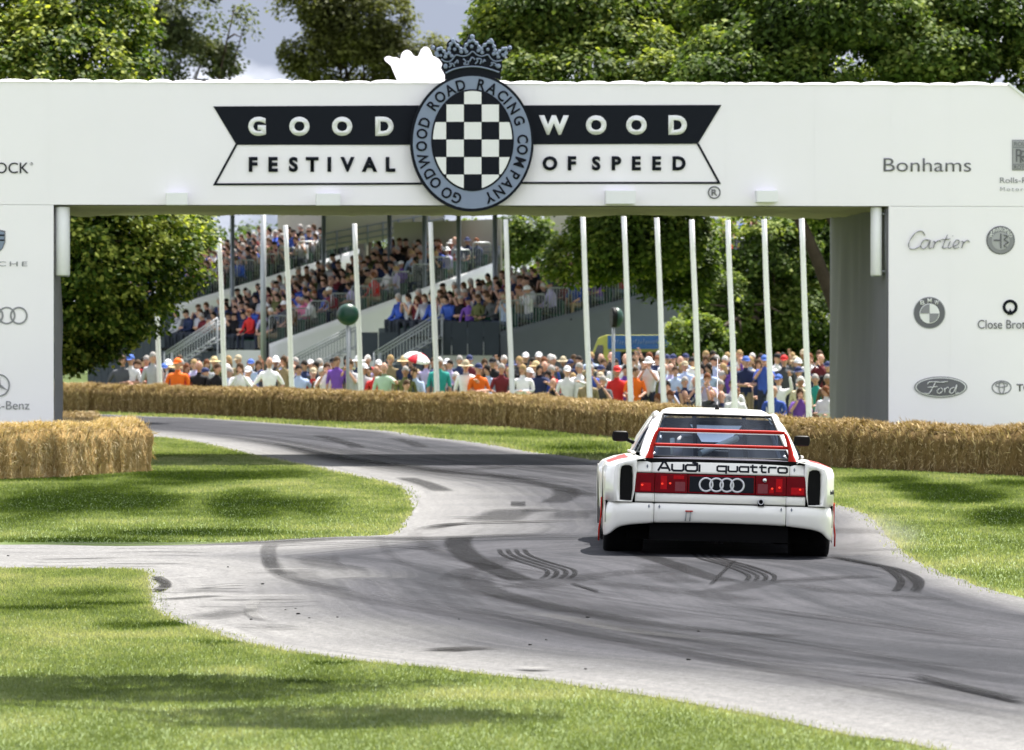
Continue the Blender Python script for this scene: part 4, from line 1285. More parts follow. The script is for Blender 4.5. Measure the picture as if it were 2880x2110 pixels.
def tree(label, base, trunk_r, height, blobs, mat, leaf=.12, n_spray=900, per=45, spray_r=.38, droop=.5, name='broadleaf_tree', group='trees behind the arch', inner=.25, limbs=7, flower=0.0, front=.72, gap=0.0, seed=0):
    """blobs: (centre, radii) ellipsoids making up the crown, world coordinates"""
    rg = random.Random(seed + 91)
    bx, by = base; bz = terrain(bx, by)
    root = empty(name, (bx, by, bz)); tag(root, label, 'tree', group)
    B = Vector((bx, by, bz))
    mb = MB()
    tp = [Vector((0, 0, -.2))]
    for k in range(1, 7): tp.append(Vector((rg.uniform(-.15, .15) * k * .4, rg.uniform(-.15, .15) * k * .4, height * .62 * k / 6)))
    mb.tube(tp, [trunk_r * (1.25 if k == 0 else 1 - .11 * k) for k in range(7)], 10)
    tr = mb.build('trunk', M['bark'], root)
    for k in range(limbs):
        c, r = blobs[k % len(blobs)]
        c = Vector(c) - B
        st = tp[rg.randint(2, 6)]
        u = Vector((rg.uniform(-1, 1), rg.uniform(-1, .4), rg.uniform(-.5, .8)))
        e = c + Vector((u.x * r[0] * .75, u.y * r[1] * .75, u.z * r[2] * .75))
        mid = st.lerp(e, .45) + Vector((rg.uniform(-.3, .3), 0, rg.uniform(.1, .7)))
        m = MB(); m.tube([v for v in spline([st, mid, e], 6)], [trunk_r * .42 * (1 - .07 * i) for i in range(13)], 7)
        # two twigs off each limb
        for q in range(3):
            a = mid.lerp(e, rg.uniform(.1, .9)); b = a + Vector((rg.uniform(-1.2, 1.2), rg.uniform(-1, .6), rg.uniform(-.6, .9)))
            m.tube([a, a.lerp(b, .5) + Vector((0, 0, .15)), b], [trunk_r * .16, trunk_r * .11, trunk_r * .04], 5)
        m.build('limb', M['bark'], tr)
    vol = [r[0] * r[2] for c, r in blobs]; tv = sum(vol)
    sp = []
    for (c, r), v in zip(blobs, vol):
        m_ = int(n_spray * v / tv)
        for k in range(m_):
            th = rg.uniform(0, 2 * math.pi); zz = rg.uniform(-1, 1)
            d = Vector((math.cos(th) * math.sqrt(1 - zz * zz), math.sin(th) * math.sqrt(1 - zz * zz), zz))
            if d.y > .35 and rg.random() < front: continue
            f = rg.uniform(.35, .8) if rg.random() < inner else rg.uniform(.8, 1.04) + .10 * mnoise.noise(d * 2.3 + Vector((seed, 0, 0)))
            p = Vector((c[0] + d.x * r[0] * f, c[1] + d.y * r[1] * f, c[2] + d.z * r[2] * f))
            if gap and mnoise.noise(Vector((p.x * .75 + seed, p.y * .3, p.z * .75))) < gap - .5: continue
            if p.z < terrain(p.x, p.y) + .3: continue
            sp.append((p - B, (d + Vector((0, 0, .25))).normalized(), spray_r * rg.uniform(.6, 1.3), int(per * rg.uniform(.6, 1.4)), (.40 if f > .8 else .22) + .30 * mnoise.noise(p * .9) + .20 * max(0, d.z) + rg.uniform(-.14, .20)))  # inner sprays darker, upward ones lighter: shade and sun in the tint
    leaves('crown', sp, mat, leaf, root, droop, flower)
    return root

def blob(px, py, d, rx, ry, ryd=None):
    """ellipsoid given by photo pixels at distance d"""
    c = at(px, py, d); s = F / d
    return (tuple(c), (rx / s, ryd or rx / s * .9, ry / s))
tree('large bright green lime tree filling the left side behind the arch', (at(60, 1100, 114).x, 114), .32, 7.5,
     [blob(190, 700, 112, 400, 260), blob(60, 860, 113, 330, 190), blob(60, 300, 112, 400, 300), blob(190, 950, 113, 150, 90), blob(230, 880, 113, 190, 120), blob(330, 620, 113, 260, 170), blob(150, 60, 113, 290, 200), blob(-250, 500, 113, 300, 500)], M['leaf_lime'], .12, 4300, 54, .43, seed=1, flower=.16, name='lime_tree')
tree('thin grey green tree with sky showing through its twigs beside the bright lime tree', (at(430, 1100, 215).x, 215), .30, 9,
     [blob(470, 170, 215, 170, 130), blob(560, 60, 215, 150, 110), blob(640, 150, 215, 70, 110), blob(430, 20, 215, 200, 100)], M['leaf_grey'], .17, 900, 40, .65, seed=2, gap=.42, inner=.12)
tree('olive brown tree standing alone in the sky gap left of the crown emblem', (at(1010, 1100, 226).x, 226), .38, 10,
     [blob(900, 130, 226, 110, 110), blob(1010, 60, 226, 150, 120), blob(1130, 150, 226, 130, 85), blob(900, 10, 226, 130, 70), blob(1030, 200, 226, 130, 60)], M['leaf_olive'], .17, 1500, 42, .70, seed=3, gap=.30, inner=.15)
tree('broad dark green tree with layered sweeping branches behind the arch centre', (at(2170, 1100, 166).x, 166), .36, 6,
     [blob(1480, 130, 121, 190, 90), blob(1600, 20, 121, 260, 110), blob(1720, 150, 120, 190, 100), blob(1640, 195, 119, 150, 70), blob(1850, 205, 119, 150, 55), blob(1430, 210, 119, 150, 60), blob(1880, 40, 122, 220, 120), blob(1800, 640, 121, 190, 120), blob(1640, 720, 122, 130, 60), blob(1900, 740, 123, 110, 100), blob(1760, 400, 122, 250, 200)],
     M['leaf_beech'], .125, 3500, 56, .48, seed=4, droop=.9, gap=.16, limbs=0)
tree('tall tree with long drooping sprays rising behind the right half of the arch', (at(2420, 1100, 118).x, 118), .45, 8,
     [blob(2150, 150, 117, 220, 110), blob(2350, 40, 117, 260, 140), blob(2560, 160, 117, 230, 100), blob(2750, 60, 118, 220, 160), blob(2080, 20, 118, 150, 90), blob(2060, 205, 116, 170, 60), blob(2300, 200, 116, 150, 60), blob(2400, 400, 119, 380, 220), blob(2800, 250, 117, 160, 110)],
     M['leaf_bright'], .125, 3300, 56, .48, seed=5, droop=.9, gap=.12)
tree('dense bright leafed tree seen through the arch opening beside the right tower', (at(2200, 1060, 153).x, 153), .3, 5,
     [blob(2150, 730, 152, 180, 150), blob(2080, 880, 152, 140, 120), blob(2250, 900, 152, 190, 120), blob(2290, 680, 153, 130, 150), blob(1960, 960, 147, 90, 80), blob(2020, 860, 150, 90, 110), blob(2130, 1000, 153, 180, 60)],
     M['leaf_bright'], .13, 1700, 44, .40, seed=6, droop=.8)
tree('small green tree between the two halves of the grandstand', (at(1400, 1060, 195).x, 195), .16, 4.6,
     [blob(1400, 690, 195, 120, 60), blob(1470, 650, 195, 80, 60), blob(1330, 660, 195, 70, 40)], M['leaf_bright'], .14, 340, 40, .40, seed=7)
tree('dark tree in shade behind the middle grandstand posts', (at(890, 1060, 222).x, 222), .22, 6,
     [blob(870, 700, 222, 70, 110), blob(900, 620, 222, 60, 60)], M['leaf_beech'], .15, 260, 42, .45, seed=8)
# a far belt of woodland closes the view behind everything
sp = []
for k in range(1700):
    px = random.uniform(-500, 3300); d = random.uniform(245, 290)
    top = 640 + 50 * mnoise.noise(Vector((px * .004, 0, 0)))
    p = at(px, random.uniform(top, 960), d)
    sp.append((p, Vector((0, -.6, .8)), random.uniform(.9, 1.5), 46, .35 + random.uniform(-.1, .12)))
leaves('woodland', sp, M['leaf_beech'], .26, None)
# trees out of the picture on both sides of the road shade the near lawn
tree('roadside tree left of the near lawn, its low bough shading the grass', (-5.6, 33.5), .28, 8, [((-.45, 32.6, 6.0), (1.45, 1.0, .3)), ((-2.1, 32.9, 6.1), (1.1, 1.2, .3)), ((.75, 30.4, 6.0), (1.0, .75, .25)), ((-1.6, 30.0, 6.0), (.5, .35, .2)), ((-5.8, 33.5, 8.4), (2.0, 2.0, 1.5))], M['leaf_beech'], .12, 620, 46, .38, seed=9, group='trees beside the near lawn', front=0, limbs=4)
# ------------------------------------------------------------------ grandstand: raked blocks of seats, skirts, stairs, canopy
PHI = math.radians(30)
UP = Vector((math.cos(PHI), math.sin(PHI), 0))       # uphill, to the right and away
ROW = Vector((-math.sin(PHI), math.cos(PHI), 0))     # along a row, to the left and away
SEATS = []                                            # (stand index, row, seat, point, facing)
def block(idx, near_px, d, up_len, row_len, rise, base_h, label, wall_h=1.5, back=True):
    """near_px: photo pixel of the near front top corner of the skirt, at distance d"""
    n = at(near_px[0], near_px[1], d)
    zg = -0.5
    root = empty('grandstand', (n.x, n.y, zg), PHI)    # local x = uphill, local y = along the rows
    tag(root, label, 'grandstand', 'blocks of the spectator stand')
    h0 = n.z - zg                                      # deck height at the front
    rows = max(3, int(round(up_len / .78)))
    st = up_len / rows; rs = rise / rows
    # stepped deck, one mesh per step
    for r in range(rows):
        m = MB(); m.box((st * (r + .5), row_len / 2, (h0 + rs * r) / 2 - .06), (st, row_len - .02, h0 + rs * r - .12))
        m.build('deck_step', M['stand_dark'], root)
        m = MB(); k = int(row_len / .52)
        for q in range(k):
            yy = .3 + q * .52
            m.box((st * (r + .5), yy, h0 + rs * r + .16), (.38, .44, .05)); m.box((st * (r + .5) + .2, yy, h0 + rs * r + .38), (.05, .44, .40))
            c = root.matrix_basis
            p = n + UP * (st * (r + .45)) + ROW * yy; SEATS.append((idx, r, q, Vector((p.x, p.y, zg + h0 + rs * r - .10)), PHI))
        o = m.build('seat_row', M['seat_green'], root); o['kind'] = 'stuff'
    # white sheeting over the near end, its top edge running up the rake
    m = MB(); rws = []
    for j in range(13):
        t = j / 12
        r_ = []
        for i in range(25):
            x = up_len * i / 24; top = h0 + rise * i / 24 + .05
            z = top * t
            r_.append((x, -.04 - .05 * abs(mnoise.noise(Vector((x * 1.3 + z * .8, z * .6, idx)))) - (1 - t) * .12, z))
        rws.append(r_)
    m.grid(rws); m.build('skirt', M['skirt_white'] if idx < 2 else M['sheet_shaded'], root, solid=.01)  # nearest block's sheet carries tree shade in its colour
    # front boards, one by one
    nb = max(3, int(row_len / .55))
    for k in range(nb):
        m = MB(); w = row_len / nb
        m.box((-.05, w * (k + .5), h0 * .5 + .20), (.04, w - .03, h0 - .1)); m.build('front_board', M['slate'], root)
    # guard rails along the near end: separate hurdles stepping up the rake
    for r in range(rows):
        m = MB(); x0, x1 = st * r + .04, st * (r + 1) - .06; zb = h0 + rs * r - .02; zt = zb + .98
        y = .03
        m.tube([(x0, y, zb), (x0, y, zt - .06), (x0 + .06, y, zt), (x1 - .06, y, zt), (x1, y, zt - .06), (x1, y, zb)], .024, 5)
        m.tube([(x0, y, zb + .06), (x1, y, zb + .06)], .012, 5)
        for q in range(1, 7): m.tube([(x0 + (x1 - x0) * q / 7, y, zb + .06), (x0 + (x1 - x0) * q / 7, y, zt)], .011, 4, cap=False)
        m.build('guard_rail', M['rail_grey'], root)
    if back:
        m = MB(); m.box((up_len + .35, row_len / 2, (h0 + rise + wall_h) / 2), (.06, row_len, h0 + rise + wall_h)); m.build('rear_wall', M['canvas'], root)
        m = MB()
        for zz in (.25, .42, .59): m.tube([(up_len + .25, 0, h0 + rise + zz), (up_len + .25, row_len, h0 + rise + zz)], .018, 5)
        for q in range(8): m.tube([(up_len + .25, row_len * q / 7, h0 + rise), (up_len + .25, row_len * q / 7, h0 + rise + .62)], .022, 5)
        m.build('rear_rail', M['pole_grey'], root)
    return root, h0
STA, hA = block(0, (490, 862), 198, 7.3, 6.8, 2.0, 1.5, 'farthest block of the raked grandstand, beside the bright lime tree')
STB, hB = block(1, (755, 972), 183, 8.3, 7.3, 2.65, 1.4, 'middle block of the raked grandstand with a long white sheeted end')
STC, hC = block(2, (1405, 938), 165, 11.2, 7.2, 2.6, 1.7, 'nearest block of the raked grandstand, in tree shade coloured into its dark sheeted end', back=False)
# low white sheeting in front of the blocks
def apron(pts, d, label):
    m = MB(); q = [at(x, y, d) for x, y in pts]
    v = [(p.x, p.y, p.z) for p in q]; m.add(v + [(a, b + .03, c) for a, b, c in v], [tuple(range(len(v))), tuple(reversed(range(len(v), 2 * len(v))))] + [(i, len(v) + i, len(v) + (i + 1) % len(v), (i + 1) % len(v)) for i in range(len(v))])
    o = m.build('ground_sheet', M['skirt_white'], fix=True); tag(o, label, 'sheeting', 'white sheeting at the foot of the stand')
apron([(545, 1030), (640, 985), (742, 985), (742, 1040), (545, 1040)], 182.2, 'white sheeting at the foot of the middle stand block, beside its dark front boards')
apron([(1190, 1040), (1270, 972), (1395, 960), (1375, 1045)], 164, 'pale grey sheeting bunched at the foot of the nearest stand block')
def stairs(p0, p1, d, w, label):
    """flight rising to the right: photo pixels of its foot and head"""
    a, b = at(*p0, d), at(*p1, d - .2)
    root = empty('staircase', (a.x, a.y, -.5), math.atan2(b.y - a.y, b.x - a.x)); tag(root, label, 'staircase', 'metal stairs up to the stand')
    L = math.hypot(b.x - a.x, b.y - a.y); z0, z1 = a.z + .5, b.z + .5
    n = 9
    for k in range(n):
        m = MB(); m.box((L * (k + .5) / n, w / 2, z0 - .55 + (z1 - z0) * (k + .5) / n), (L / n, w, .04)); m.build('tread', M['rail_grey'], root)
    for y in (0, w):
        m = MB()
        m.tube([(0, y, z0), (L, y, z1)], .024, 6); m.tube([(0, y, z0 - .5), (L, y, z1 - .5)], .02, 6); m.tube([(0, y, z0 + .09), (L, y, z1 + .09)], .02, 6)
        for k in range(20):
            x = L * (k + .5) / 20; z = z0 + (z1 - z0) * (k + .5) / 20
            m.tube([(x, y, z - .5), (x, y, z)], .010, 4, cap=False)
        for x, z in ((0, z0), (L, z1)): m.tube([(x, y, -.1), (x, y, z + .09)], .024, 6)
        m.build('handrail', M['rail_grey'], root)
stairs((462, 1000), (612, 902), 181, 1.4, 'metal staircase with barred handrails left of the middle stand block')
stairs((822, 1012), (985, 928), 174, 1.3, 'metal staircase with barred handrails below the white sheeted stand end')
stairs((1052, 1000), (1228, 892), 162, 1.3, 'metal staircase with barred handrails before the nearest stand block')
# dark boards closing the fronts between the flights
for x0, x1, y0, y1, d, lab in ((1008, 1120, 935, 1015, 164.4, 'dark slate panel between two metal staircases'), (1225, 1405, 905, 1000, 163.2, 'wide dark slate panel right of the nearest staircase')):
    root = None; n = max(2, int((x1 - x0) / 45))
    a, b = at(x0, y1, d), at(x1, y0, d)
    e = empty('front_panel', (a.x, d, a.z)); tag(e, lab, 'panel', 'dark panels at the foot of the stand')
    w = (b.x - a.x) / n
    for k in range(n):
        m = MB(); m.box((w * (k + .5), 0, (b.z - a.z) / 2), (w - .02, .05, b.z - a.z)); m.build('board', M['slate'], e)
# canopy on grey posts
GP = [(512, 480, 905, 195), (580, 473, 950, 179), (713, 475, 955, 194), (858, 475, 940, 190), (935, 475, 930, 186), (1010, 475, 870, 180), (1090, 473, 880, 171)]
for i, (x, y, yb, d) in enumerate(GP):
    p = at(x * 1.277, y * 1.277 - 12, d)
    m = MB(); m.tube([(0, 0, 0), (0, 0, p.z + .5)], .075 if i != 1 else .09, 8)
    m.tube([(0, 0, 0), (0, 0, .03)], .16, 8)
    o = m.build('steel_post', M['pole_grey'] if i != 1 else M['rail_grey'], None, (p.x, p.y, -.5))
    tag(o, f'grey steel canopy post of the grandstand, {ORD[i]} from the left', 'post', 'grey posts of the grandstand canopy')
def canopy(px0, px1, pyf, d, dep, label, slope=.10):
    a, b = at(px0, pyf, d), at(px1, pyf, d)
    root = empty('canopy', (a.x, d, a.z), math.radians(8)); tag(root, label, 'canopy', 'canopies over the stand')
    W = b.x - a.x
    rows = [[(W * i / 30, dep * j / 10, slope * dep * j / 10 - .10 * math.sin(math.pi * ((i * 3 / 30) % 1)) + .03 * mnoise.noise(Vector((i * .5, j * .5, d)))) for i in range(31)] for j in range(11)]
    m = MB(); m.grid(rows); m.build('roof_cloth', M['canvas'], root, solid=.02)
    m = MB(); m.box((W / 2, -.02, -.08), (W, .06, .22)); m.build('fascia', M['canvas'], root)
    for k in range(5):
        m = MB(); m.tube([(W * k / 4, 0, -.16), (W * k / 4, dep, slope * dep - .16)], .05, 6); m.build('rafter', M['pole_grey'], root)
canopy(560, 1010, 588, 186, 16, 'beige cloth canopy over the far block of the stand')
canopy(900, 1420, 575, 176, 22, 'beige cloth canopy over the middle block of the stand, unseen behind the arch beam', .04)  # hidden roof, lengthened forward to deepen shade on the seats
canopy(1330, 2150, 545, 154, 26, 'beige cloth canopy over the nearest block of the stand, unseen behind the arch beam', .03)  # hidden roof over the near seats, extended forward to shade them
a, b = at(905, 706, 199), at(1250, 604, 199)
# beige screen behind the middle block, rail along its foot
e = empty('screen', (a.x, 199, a.z)); tag(e, 'beige rear screen with a railing rising to the right above the seated crowd', 'screen')
W, Hh = b.x - a.x, b.z - a.z
mm = MB(); mm.prism([(0, 0), (W, Hh * .62), (W, Hh * 1.2), (0, Hh * 1.2)], 0, .06); mm.build('cloth', M['canvas'], e)
mm = MB()
for q in range(9): mm.tube([(W * q / 8, -.08, Hh * .62 * q / 8 - .1), (W * q / 8, -.08, Hh * .62 * q / 8 + .62)], .03, 5)
for zz in (.15, .35, .58): mm.tube([(0, -.08, zz), (W, -.08, Hh * .62 + zz)], .025, 5)
mm.build('railing', M['pole_grey'], e)
a, b = at(1530, 700, 200), at(1640, 604, 200)
e = empty('screen', (a.x, 200, a.z)); tag(e, 'small beige screen and rail between the trees behind the nearest block', 'screen')
W, Hh = b.x - a.x, b.z - a.z
mm = MB(); mm.prism([(0, 0), (W, .25), (W, Hh * 1.2), (0, Hh * 1.2)], 0, .06); mm.build('cloth', M['canvas'], e)
mm = MB()
for q in range(4): mm.tube([(W * q / 3, -.08, -.2), (W * q / 3, -.08, .5)], .03, 5)
for zz in (.1, .3, .48): mm.tube([(-.3, -.08, zz - .1), (W + .4, -.08, zz + .2)], .025, 5)
mm.build('railing', M['pole_grey'], e)
# ------------------------------------------------------------------ loudspeakers on poles
def horn(px, py, pyb, d, yaw, label):
    p = at(px, py, d)
    root = empty('loudspeaker', (p.x, p.y, -.5)); tag(root, label, 'loudspeaker', 'green round loudspeakers')
    m = MB(); m.tube([(0, .0, 0), (0, 0, p.z + .5 + .22)], .035, 8); m.build('stand', M['rail_grey'], root)
    m = MB(); rows = []
    R = Matrix.Rotation(yaw, 3, 'Z')
    for j in range(9):
        q = math.pi / 2 * j / 8
        rows.append([Vector((0, 0, p.z + .5)) + R @ Vector((.23 * math.cos(q) * math.cos(t), -.06 - .17 * math.sin(q), .23 * math.cos(q) * math.sin(t))) for t in [2 * math.pi * k / 20 for k in range(20)]])
    m.grid(rows, closed=True); m.build('shell', M['green_horn'], root)
    m = MB(); m.tube([Vector((0, 0, p.z + .5)) + R @ Vector((0, -.061, 0)), Vector((0, 0, p.z + .5)) + R @ Vector((0, .05, 0))], .225, 20); m.build('rim', M['black'], root)
horn(978, 885, 1010, 119, .2, 'round dark green loudspeaker facing the road before the white sheeted stand end')
horn(1725, 893, 1010, 128, math.pi * .55, 'round green loudspeaker seen from the side above the yellow van')

# ------------------------------------------------------------------ ice cream van
M['van_yellow'] = plain('yellow_van_paint', (0.36, 0.36, 0.07), 0.5, var=0.05, coat=.3)  # yellow dimmed: the shade on the van is put into its paint
M['van_blue'] = plain('blue_van_paint', (0.015, 0.085, 0.26), 0.5, var=0.06, coat=.3)
M['glass_dark'] = plain('dark_glass', (0.015, 0.018, 0.022), 0.08, var=0.1, coat=.6)
p = at(1782, 1000, 150)
VAN = empty('ice_cream_van', (p.x, p.y, -.5), math.radians(-14)); VAN.scale = (1.05, 1.05, 1.34); tag(VAN, 'yellow and blue ice cream van with an open serving hatch behind the crowd', 'van')
s_ = 1.0
L, H = 2.45, 1.62
m = MB(); m.prism([(-L / 2, .45), (L / 2, .45), (L / 2, H - .05), (L / 2 - .06, H), (-L / 2 + .5, H), (-L / 2 + .3, H - .06), (-L / 2, .98)], -.0, 1.7); m.build('body', M['van_yellow'], VAN, bevel=.03)
m = MB(); m.box((.22, -.03, H - .14), (1.75, .05, .27)); sg = m.build('sign_board', M['van_blue'], VAN)
m = MB()
for k in range(24):
    x = -.55 + k * .067; m.tube([(x, -.058, H - .18 + random.uniform(-.01, .02)), (x + .03, -.058, H - .10 + random.uniform(-.02, .02))], .008, 4)
o = m.build('faded_lettering', M['ring_blue'], sg); o['kind'] = 'stuff'
m = MB(); m.box((.18, -.02, .98), (1.0, .04, .62)); m.build('serving_hatch', M['black'], VAN)
m = MB(); m.box((-.48, -.02, .82), (.30, .035, .95)); m.build('side_panel', M['van_blue'], VAN)
m = MB(); m.prism([(-1.12, 1.05), (-.78, 1.05), (-.78, 1.42), (-.92, 1.42)], -.02, .02); m.build('cab_window', M['glass_dark'], VAN)
m = MB(); m.box((.95, -.02, 1.05), (.35, .04, .40)); m.build('rear_window', M['glass_dark'], VAN)
for x in (-.8, .8):
    m = MB(); m.tube([(x, -.02, .3), (x, .2, .3)], .3, 18); w = m.build('wheel', M['black'], VAN)
    m = MB(); m.tube([(x, -.03, .3), (x, .0, .3)], .17, 14); m.build('rim', M['rail_grey'], w)
m = MB(); m.prism([(.55, H), (1.0, H), (.85, H + .25), (.7, H + .25)], .4, .8); m.build('roof_cone', M['rail_grey'], VAN)

# ------------------------------------------------------------------ people
def head_into(mb, c, r=1.0, yaw=0.0, nod=0.0):
    R = Matrix.Rotation(yaw, 3, 'Z') @ Matrix.Rotation(nod, 3, 'X'); c = Vector(c)
    T = lambda p: c + R @ Vector(p) * r
    b0 = len(mb.v); m = MB()
    m.ell((0, 0, 0), (.076, .094, .118), 12, 9, 0)
    for i, v in enumerate(m.v):
        x, y, z = v
        k = 1 - .28 * max(0, -z / .118) ** 1.5          # narrower jaw
        if y < 0 and z < -.02: y *= 1.03
        m.v[i] = (x * k, y, z)
    m.prism([(-.012, -.035), (.012, -.035), (.004, .022), (-.004, .022)], -.118, -.08, 0)   # nose
    for s in (-1, 1):
        m.ell((s * .030, -.084, .012), (.013, .010, .008), 6, 4, 4)                           # eyes
        m.ell((s * .078, .008, -.005), (.012, .022, .034), 6, 5, 0)                           # ears
    m.box((0, -.092, -.052), (.040, .012, .009), 5)                                         # mouth
    mb.add([T(v) for v in m.v], [], 0)
    for f, q, s in zip(m.f, m.m, m.sm): mb.f.append(tuple(b0 + i for i in f)); mb.m.append(q); mb.sm.append(True)

def hand_into(mb, wrist, direc, side):
    d = Vector(direc).normalized(); up = Vector((0, 0, 1))
    a = d.cross(up); a = a.normalized() if a.length > .1 else Vector((1, 0, 0)); n = a.cross(d)
    w = Vector(wrist)
    def bar(p, q, r0, r1): mb.tube([p, p.lerp(q, .55) - n * .006, q - n * .02], [r0, (r0 + r1) / 2, r1], 5, 0)
    mb.ell(w + d * .045, (.04, .04, .02), 8, 5, 0, rot=Matrix((a, d, n)).transposed())
    for k, ln in zip((-.029, -.010, .010, .028), (.062, .075, .070, .055)): bar(w + d * .075 + a * k, w + d * (.08 + ln) + a * k * 1.15, .0095, .007)
    bar(w + d * .03 + a * side * .035, w + d * .075 + a * side * .072, .011, .008)

def skin_body(J, edges, radii, mats_by_bone, head, hands, nod=0, yaw=0, name='person', sub=1):
    """J: joint name -> point. One continuous skin over the joints, then head and hands joined into the same mesh."""
    names = list(J); idx = {n: i for i, n in enumerate(names)}
    me = bpy.data.meshes.new('tmp'); me.from_pydata([J[n] for n in names], [(idx[a], idx[b]) for a, b in edges], [])
    ob = bpy.data.objects.new('tmp', me); COL.objects.link(ob)
    ob.modifiers.new('skin', 'SKIN'); sd = ob.modifiers.new('sub', 'SUBSURF'); sd.levels = sub; sd.render_levels = sub
    for i, n in enumerate(names):
        r = radii[n]; me.skin_vertices[0].data[i].radius = r if isinstance(r, tuple) else (r, r); me.skin_vertices[0].data[i].use_root = (n == 'pelvis')
    ev = ob.evaluated_get(bpy.context.evaluated_depsgraph_get())
    m2 = bpy.data.meshes.new_from_object(ev)
    vs = [tuple(v.co) for v in m2.vertices]; fs = [tuple(p.vertices) for p in m2.polygons]
    bpy.data.objects.remove(ob); bpy.data.meshes.remove(me); bpy.data.meshes.remove(m2)
    mb = MB(); mb.v = vs
    for f in fs:
        c = sum((Vector(vs[i]) for i in f), Vector()) / len(f)
        best, bm_ = 1e9, 1
        for a, b in edges:
            A_, B_ = Vector(J[a]), Vector(J[b]); ab = B_ - A_
            t = min(1, max(0, (c - A_).dot(ab) / (ab.length_squared + 1e-9))); dd = (c - A_ - ab * t).length - .3 * (radii[a] if not isinstance(radii[a], tuple) else radii[a][0])
            if dd < best: best, bm_ = dd, mats_by_bone.get((a, b), 1)
        mb.f.append(f); mb.m.append(bm_); mb.sm.append(True)
    if sub: head_into(mb, head, 1.0, yaw, nod)
    else: mb.ell(head, (.076, .096, .118), 8, 6, 0)
    for w, d, s in hands if sub else (): hand_into(mb, w, d, s)
    return mb.mesh(name, [M['skin'], M['shirt'], M['trousers'], M['black'], M['eye'], M['lips']])
M['lips'] = plain('lips', (0.30, 0.12, 0.10), 0.5)
def person_mesh(arms='down', seated=False, lean=0.0, long_sleeve=False, yaw=0.0, nod=0.0, build_=1.0, sub=1):
    hp = .50 if seated else .94
    def T(p):     # lean the upper body forward about the hips
        x, y, z = p; z0 = z - hp
        return (x, y * 1.0 - z0 * math.sin(lean), hp + z0 * math.cos(lean))
    J, E, R, B = {}, [], {}, {}
    U = hp - .94
    J['pelvis'] = (0, 0, .96 + U); J['belly'] = T((0, 0, 1.12 + U)); J['chest'] = T((0, .0, 1.33 + U)); J['neck'] = T((0, .01, 1.48 + U)); J['skull'] = T((0, -.005, 1.60 + U))
    R.update(pelvis=(.155 * build_, .115 * build_), belly=(.145 * build_, .110 * build_), chest=(.165 * build_, .110 * build_), neck=(.058, .058), skull=(.05, .05))
    E += [('pelvis', 'belly'), ('belly', 'chest'), ('chest', 'neck'), ('neck', 'skull')]; B[('neck', 'skull')] = 0
    sets = {'down': ((.235, .02, 1.15), (.245, -.06, .92)), 'folded': ((.245, -.04, 1.17), (.02, -.21, 1.14)), 'camera': ((.25, -.14, 1.22), (.065, -.20, 1.50)),
            'up': ((.30, -.10, 1.46), (.26, -.22, 1.74)), 'rest': ((.25, -.12, 1.16), (.13, -.36, 1.10)), 'knees': ((.24, -.14, 1.12), (.13, -.36, 1.02)), 'point': ((.28, -.22, 1.30), (.22, -.50, 1.36)), 'hip': ((.34, .06, 1.17), (.17, -.05, 1.0))}
    hands = []
    for s, n in ((-1, 'l'), (1, 'r')):
        mode = arms
        if arms in ('up', 'point') and s < 0: mode = 'down' if not seated else 'knees'
        e_, w_ = sets[mode]
        J['sh' + n] = T((s * .185 * build_, .0, 1.41 + U)); J['el' + n] = T((s * e_[0], e_[1], e_[2] + U)); wx = s * w_[0] if mode != 'folded' else -s * .05
        J['wr' + n] = T((wx, w_[1] - (.03 if s > 0 and mode == 'folded' else 0), w_[2] + U + (.03 if s > 0 and mode == 'folded' else 0)))
        R['sh' + n] = .066; R['el' + n] = .042; R['wr' + n] = .028
        E += [('chest', 'sh' + n), ('sh' + n, 'el' + n), ('el' + n, 'wr' + n)]; B[('el' + n, 'wr' + n)] = 1 if long_sleeve else 0
        hands.append((J['wr' + n], Vector(J['wr' + n]) - Vector(J['el' + n]), -s))
        J['hip' + n] = (s * .095, 0, .90 + U)
        if seated: J['kn' + n] = (s * .13, -.44, .50 + U + .40); J['kn' + n] = (s * .13, -.44, .53); J['an' + n] = (s * .13, -.42, .09); J['to' + n] = (s * .14, -.58, .04)
        else: J['kn' + n] = (s * .105, -.015, .50); J['an' + n] = (s * .11, .03, .09); J['to' + n] = (s * .13, -.13, .035)
        R['hip' + n] = (.092 * build_, .092 * build_); R['kn' + n] = .060; R['an' + n] = .042; R['to' + n] = .036
        E += [('pelvis', 'hip' + n), ('hip' + n, 'kn' + n), ('kn' + n, 'an' + n), ('an' + n, 'to' + n)]
        B[('pelvis', 'hip' + n)] = 2; B[('hip' + n, 'kn' + n)] = 2; B[('kn' + n, 'an' + n)] = 2; B[('an' + n, 'to' + n)] = 3
    h = T((0, -.02, 1.665 + U))
    me = skin_body(J, E, R, B, h, hands, nod, yaw, sub=sub)
    return me, Vector(h), yaw, nod, {k: Vector(v) for k, v in J.items()}
POSE_WORDS = {'down': 'arms down', 'folded': 'arms folded', 'camera': 'hands at face', 'up': 'one arm raised', 'rest': 'forearms forward', 'point': 'arm held out', 'hip': 'hands on hips', 'knees': 'hands on knees'}
POSE_SHORT = {'up': 'arm raised'}
STAND = {}
for a in ('down', 'folded', 'camera', 'up', 'rest', 'point', 'hip'):
    STAND[a] = [person_mesh(a, yaw=y, nod=n_, long_sleeve=ls, build_=b, lean=.22 if a == 'rest' else 0.0) for y, n_, ls, b in ((.35, 0, False, 1.0), (-.3, .05, True, 1.08), (0.0, .1, False, .9))]
SIT = {}
